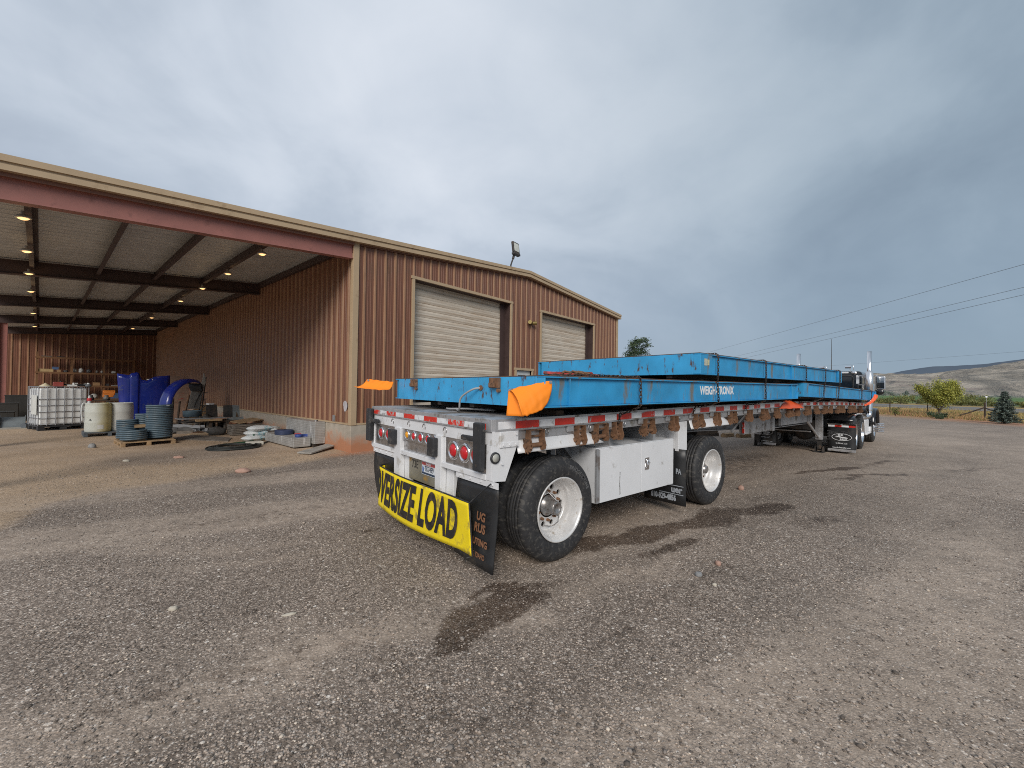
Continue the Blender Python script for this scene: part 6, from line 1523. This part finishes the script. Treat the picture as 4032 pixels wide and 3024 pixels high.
def limbs(b, base, n, h, spread, r, seed, up=.9):
    """tapered forking limbs; returns twig points"""
    rr = random.Random(seed); tips = []
    def grow(p, d, ln, rad, lev):
        pts = [p]; 
        for k in range(4):
            d = (d + Vector((rr.uniform(-.22,.22), rr.uniform(-.22,.22), rr.uniform(-.05,.2)*up))).normalized(); pts.append(pts[-1]+d*ln/4)
            if lev >= 1: tips.append(pts[-1].copy())
        b.tube(pts, [rad*(1-.14*k) for k in range(5)], 6)
        if lev < 3:
            for k in range(3 if lev else 2):
                q = pts[rr.choice((2,3,4))]; e = (d + Vector((rr.uniform(-1,1), rr.uniform(-1,1), rr.uniform(-.15,.6)))*.75).normalized(); grow(q, e, ln*rr.uniform(.55,.8), rad*.5, lev+1)
    for k in range(n):
        a = 2*pi*k/n + rr.uniform(-.3,.3); d = Vector((math.cos(a)*spread, math.sin(a)*spread, 1)).normalized(); grow(Vector(base), d, h*rr.uniform(.38,.5), r, 0)
    return tips
# yellow-green multi-stemmed tree at the yard edge
x, y = 32.95, 31.36
t = thing('yellow_tree', 'yellow-green broad bushy tree on short forked stems at the yard edge', 'tree', (x, y, 0))
b = MB(); b.tube([(0,0,-.1),(.02,0,.3),(0,.03,.55)], [.13,.10,.09], 8); tips = limbs(b, (0,0,.40), 8, 2.35, .72, .045, 5)
tb_ = b.build('trunk', BARK, t); tb_.scale = (.86,.86,1)
P = []; rr = random.Random(2)
for q in tips:
    if q.z < .6: continue
    for k in range(24): P.append(((q.x*.86+rr.gauss(0,.13), q.y*.86+rr.gauss(0,.14), q.z+rr.gauss(0,.12)), 1, rr.choices((0,1,2), (3,5,4) if q.z > 1.6 else (5,4,2))[0]))
for k in range(54):
    zz = rr.uniform(.75, 2.75); rm = float(np.interp(zz, [.75,1.3,1.9,2.4,2.8], [.45,1.05,1.15,.8,.35])); a, r1 = rr.uniform(0,6.28), rm*rr.random()**.55
    for _ in range(34): P.append(((r1*math.cos(a)+rr.gauss(0,.12), r1*math.sin(a)+rr.gauss(0,.12), zz+rr.gauss(0,.13)), 1, rr.choices((0,1,2), (4,5,3))[0]))
leaf_mesh('crown', P, YG, t, .115, seed=3)
# blue spruce
x, y = 29.56, 24.43
t = thing('blue_spruce', 'small blue-green spruce standing alone at the gravel edge', 'tree', (x, y, 0))
b = MB(); b.tube([(0,0,-.05),(0,0,1.0),(.01,0,1.9)], [.05,.035,.008], 8); P = []; rr = random.Random(8); br = MB()
z = .12
while z < 1.9:
    rad = .72*(1-(z/1.98))**.85+.03; n = 9 if z < 1.2 else 6; a0 = rr.uniform(0,6)
    for k in range(n):
        a = a0+2*pi*k/n+rr.uniform(-.2,.2); r1 = rad*rr.uniform(.75,1.12); e = Vector((r1*math.cos(a), r1*math.sin(a), z-.03+.10*r1+rr.uniform(-.03,.03)))
        br.tube([(0,0,z), tuple(e*.5+Vector((0,0,z*.5-.02))), tuple(e)], .008, 4)
        for i in range(int(22*r1)+5):
            f = (i+1)/(int(22*r1)+5); c_ = Vector((0,0,z)).lerp(e, f); w_ = .10*(1-f*.5)
            for _ in range(7): P.append(((c_.x+rr.gauss(0,w_*.5), c_.y+rr.gauss(0,w_*.5), c_.z-.01+rr.gauss(0,.028)), 1, 2 if f > .7 and rr.random() < .6 else rr.choices((0,1,2),(4,4,1))[0]))
    z += .125
b.v += []; b.build('trunk', BARK, t); br.build('branch', BARK, t); leaf_mesh('crown', P, SP, t, .085, .3, 4)
# dark wind-blown tree behind the shed
x, y = 19.0, 62.
t = thing('cottonwood_tree', 'dark green tree leaning in the wind behind the shed', 'tree', (x, y, 0)); b = MB(); b.tube([(-.1,0,-.2),(0,0,3),(.1,0,5.5)], [.32,.25,.16], 8); tips = limbs(b, (.1,0,4.6), 5, 3.4, .55, .12, 12); b.build('trunk', BARK, t)
P = []; rr = random.Random(6)
for k in range(46):
    a, r1, zz = rr.uniform(0,6.28), rr.random()**.5*1.9, rr.uniform(5.2,9.4); f = 1-abs((zz-7.2)/2.7)**2; cx_, cy_ = r1*f*math.cos(a)+.25*(zz-7), r1*f*math.sin(a)
    for _ in range(120): P.append(((cx_+rr.gauss(.1,.36), cy_+rr.gauss(0,.36), zz+rr.gauss(0,.2)), 1, rr.choices((0,1,2), (5,4,1.5) if zz < 8 else (3,5,3))[0]))
leaf_mesh('crown', P, DG, t, .26, .3, 7, (.5,0,.1))
def shrub(x, y, r, h, m, label, name='shrub', seed=0, n=500, lf=.1, grp='shrubs beyond the yard'):
    t = thing(name, label, 'shrub', (x, y, gz(x, y)-.02), group=grp); rr = random.Random(seed); b = MB()
    for k in range(7): a = rr.uniform(0,6.28); b.tube([(0,0,0),(r*.35*math.cos(a),r*.35*math.sin(a),h*.5),(r*.7*math.cos(a+.2),r*.7*math.sin(a+.2),h*.85)], [.02*h+.005,.014*h,.004], 5)
    b.build('stem', BARK, t); P = []; cl = [(rr.uniform(-.75,.75)*r, rr.uniform(-.75,.75)*r, rr.uniform(.3,.92)*h) for _ in range(14)]
    for i in range(n):
        c_ = cl[i % 14]; s = .20*min(r,h); z_2 = abs(c_[2]*(1-.25*(c_[0]**2+c_[1]**2)/r**2)+rr.gauss(0,s*.8)); P.append(((c_[0]+rr.gauss(0,s*1.2), c_[1]+rr.gauss(0,s*1.2), z_2), 1, rr.choices((0,1,2),(4,4,3))[0]))
    leaf_mesh('leaves', P, m, t, lf, .2, seed); return t
shrub(29.35, 31.16, .28, .78, OL, 'small upright shrub at the yard edge beside the truck', seed=1, n=500, lf=.09)
shrub(29.9, 28.7, .85, .42, DG, 'low dark green bush at the foot of the yellow-green tree', seed=2, n=900, lf=.11)
for i, (px_, yy, r, h, lab) in enumerate(((3470,66,2.2,.8,'low olive shrub by the road just right of the truck'),(3545,66,2.4,1.5,'rounded olive shrub across the road, left of the yellow-green tree'),(3610,64,2.6,1.1,'olive shrub across the road touching the yellow-green tree'),(3755,62,3.4,2.7,'tall pale olive bush behind the yellow-green tree on its right'),(3810,60,2.8,1.6,'olive shrub in the middle of the far roadside hedge'),(3850,57,2.6,1.1,'low olive shrub across the road before the fence brace'),(3920,55,2.2,.8,'low olive shrub across the road left of the spruce'),(4020,52,2.2,.8,'low olive shrub across the road at the right of the spruce'))):
    d = (px_-2016)/1603.; yy += 6; shrub(yy*d, yy, r, h, OL if i != 3 else YG, lab, 'roadside_shrub', 20+i, 1700, .22, 'shrubs along the far side of the road')
HZT = leafmats('hazy_tree_leaf', (.15,.185,.155), (.18,.215,.18), (.21,.24,.20))  # leaf colours paled and greyed to paint in distance haze
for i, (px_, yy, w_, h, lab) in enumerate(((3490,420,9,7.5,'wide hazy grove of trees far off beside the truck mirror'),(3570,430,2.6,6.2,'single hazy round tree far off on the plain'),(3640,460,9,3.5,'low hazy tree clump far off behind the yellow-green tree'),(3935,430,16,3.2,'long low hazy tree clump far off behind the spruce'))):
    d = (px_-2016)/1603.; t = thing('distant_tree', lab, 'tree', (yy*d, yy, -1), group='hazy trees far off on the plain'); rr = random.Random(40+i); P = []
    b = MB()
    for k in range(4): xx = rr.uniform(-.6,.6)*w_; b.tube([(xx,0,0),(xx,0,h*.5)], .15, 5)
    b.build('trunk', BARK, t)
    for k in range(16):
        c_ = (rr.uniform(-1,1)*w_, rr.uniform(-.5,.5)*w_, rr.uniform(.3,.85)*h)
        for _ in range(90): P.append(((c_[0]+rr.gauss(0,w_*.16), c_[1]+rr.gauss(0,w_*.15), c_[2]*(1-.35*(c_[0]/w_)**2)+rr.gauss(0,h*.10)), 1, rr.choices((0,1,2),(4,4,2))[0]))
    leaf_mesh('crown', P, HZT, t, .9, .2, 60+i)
# dry grass on the verge: nobody could count the blades
g = np.random.default_rng(3); V, F, MI = [], [], []; n = 0
for k in range(5200):
    yy = 14+30*g.random(); ex = 29.4+(32.7-yy)*.06; xx = ex+1.0+15*g.random()**1.3; hh = .16+.34*g.random()*(.5+float(fbm(np.array(xx*.4), np.array(yy*.4), 3, 3))); mi_ = 0 if fbm(np.array(xx*.25), np.array(yy*.25), 3, 6) > .5 else 1
    for q in range(5):
        a = g.random()*6.283; o = g.normal(size=2)*.10; dx, dy = math.cos(a)*.018, math.sin(a)*.018; l = g.normal(size=2)*hh*.35
        V += [(xx+o[0]-dx, yy+o[1]-dy, -.03), (xx+o[0]+dx, yy+o[1]+dy, -.03), (xx+o[0]+l[0], yy+o[1]+l[1], hh*(.6+.5*g.random()))]; F.append((n, n+1, n+2)); n += 3; MI.append(mi_ if g.random() < .66 else 2)
me = bpy.data.meshes.new('dry_grass'); me.from_pydata(V, [], F); me.polygons.foreach_set('material_index', MI)
for q in (mat('straw_grass', (.45,.34,.14), .8, var=.25), mat('russet_grass', (.42,.25,.12), .8, var=.25), mat('olive_grass', (.22,.21,.07), .8, var=.25)): me.materials.append(q)
me.update(); o = bpy.data.objects.new('dry_grass', me); COL.objects.link(o); struct(o, 'stuff', 'dry straw coloured grass on the road verge')
# fence
def fpost(x, y, h, label, r=.035):
    b = MB(); b.cyl((0,0,-.2),(0,0,h),r,r*.85,n=8); b.cyl((0,0,h),(0,0,h+.015),r*.85,r*.4,n=8); o = b.build('fence_post', WOODD); o.location = (x, y, 0); tag(o, label, 'post', 'posts of the wire fence'); return o
FP = [(31.4,33.8,'thin fence post nearest the truck'),(33.2,31.9,'thin fence post behind the yellow-green tree'),(33.65,28.9,'thin post bearing the fence brace')]
fpost(31.38, 33.79, 1.0, FP[0][2], .04); fpost(34.0, 33.3, .95, FP[1][2], .035)
t = thing('fence_brace', 'dark timber fence brace with two slanting struts near the spruce', 'fence brace', (33.0, 28.4, 0)); b = MB(); b.cyl((0,0,-.1),(0,0,1.18),.05,n=10); b.build('post', WOODD, t)
dv = Vector((.30,-.95,0)); b = MB()
b.tube([(-1.3,1.0,.02),(-.6,.5,.42),(0,0,.84)], .045, 8); b.build('strut', WOODD, t)
b = MB(); b.tube([(0,0,.80),(.25,-.75,.45),(.45,-1.3,.2)], .04, 8); b.build('strut', WOODD, t)
for i, z in enumerate((.35, .62, .9)):
    b = MB(); q = Vector((29.9+3.2, 45, z)); b.tube([(31.2,37,z),(31.38,33.79,z),(33.0,28.4,z),(32.6,24,z),(32.4,14,z)], .004, 4); o = b.build('fence_wire', GREYP); tag(o, ('lowest','middle','top')[i] + ' wire of the roadside fence', 'wire', 'wires of the roadside fence')
# roadside reflector marker
t = thing('marker_post', 'slim roadside marker with a white disc behind the spruce', 'marker', (51.5, 44.2, 0)); b = MB(); b.cyl((0,0,0),(0,0,1.5),.022,n=8); b.build('post', GREYP, t); b = MB(); b.cyl((-.02,-.03,1.52),(-.05,-.07,1.52),.085,n=16); b.build('reflector', mat('white_reflector', (.85,.86,.88), .3), t)
# overhead wires
def wire(p, q, s, r, label):
    b = MB(); p, q = Vector(p), Vector(q); d = q-p; b.tube([d*(i/40)+Vector((0,0,-s*4*(i/40)*(1-i/40))) for i in range(41)], r, 5); o = b.build('power_line', mat('wire_'+label.split()[0], (.16,.18,.20), .6)); o.location = p; tag(o, label, 'power line', 'overhead power lines')
def through(a_, c_, e0, e1):
    a_, c_ = Vector(a_), Vector(c_); d = c_-a_; return a_-d*e0, c_+d*e1
for (a_, c_, s, r, lab) in (((28.4,22.6,9.0),(35.5,68,9.0),.5,.012,'highest of the three overhead wires crossing the sky at right'),((29.7,23.6,8.),(38.5,66,8.),.5,.012,'middle one of the three overhead wires'),((29.9,23.8,7.6),(40,68.6,7.6),.5,.012,'lowest of the three overhead wires'),((61,48.5,7.),(61.6,69.4,7.),.05,.010,'faint thin overhead wire low above the hills')):
    p, q = through(a_, c_, .45, 1.9); wire(p, q, .0, r, lab)

# a thing that has only one piece is that piece
for o in list(COL.objects):
    if o.type == 'EMPTY' and 'category' in o:
        ks = kids(o)
        if len(ks) == 1 and ks[0].type == 'MESH' and not kids(ks[0]):
            k = ks[0]; nm = o.name; props = {q: o[q] for q in ('label', 'category', 'group') if q in o}
            k.parent = None; k.location = o.location; k.rotation_euler = o.rotation_euler
            bpy.data.objects.remove(o); k.name = nm.split('.')[0]
            for q, v_ in props.items(): k[q] = v_
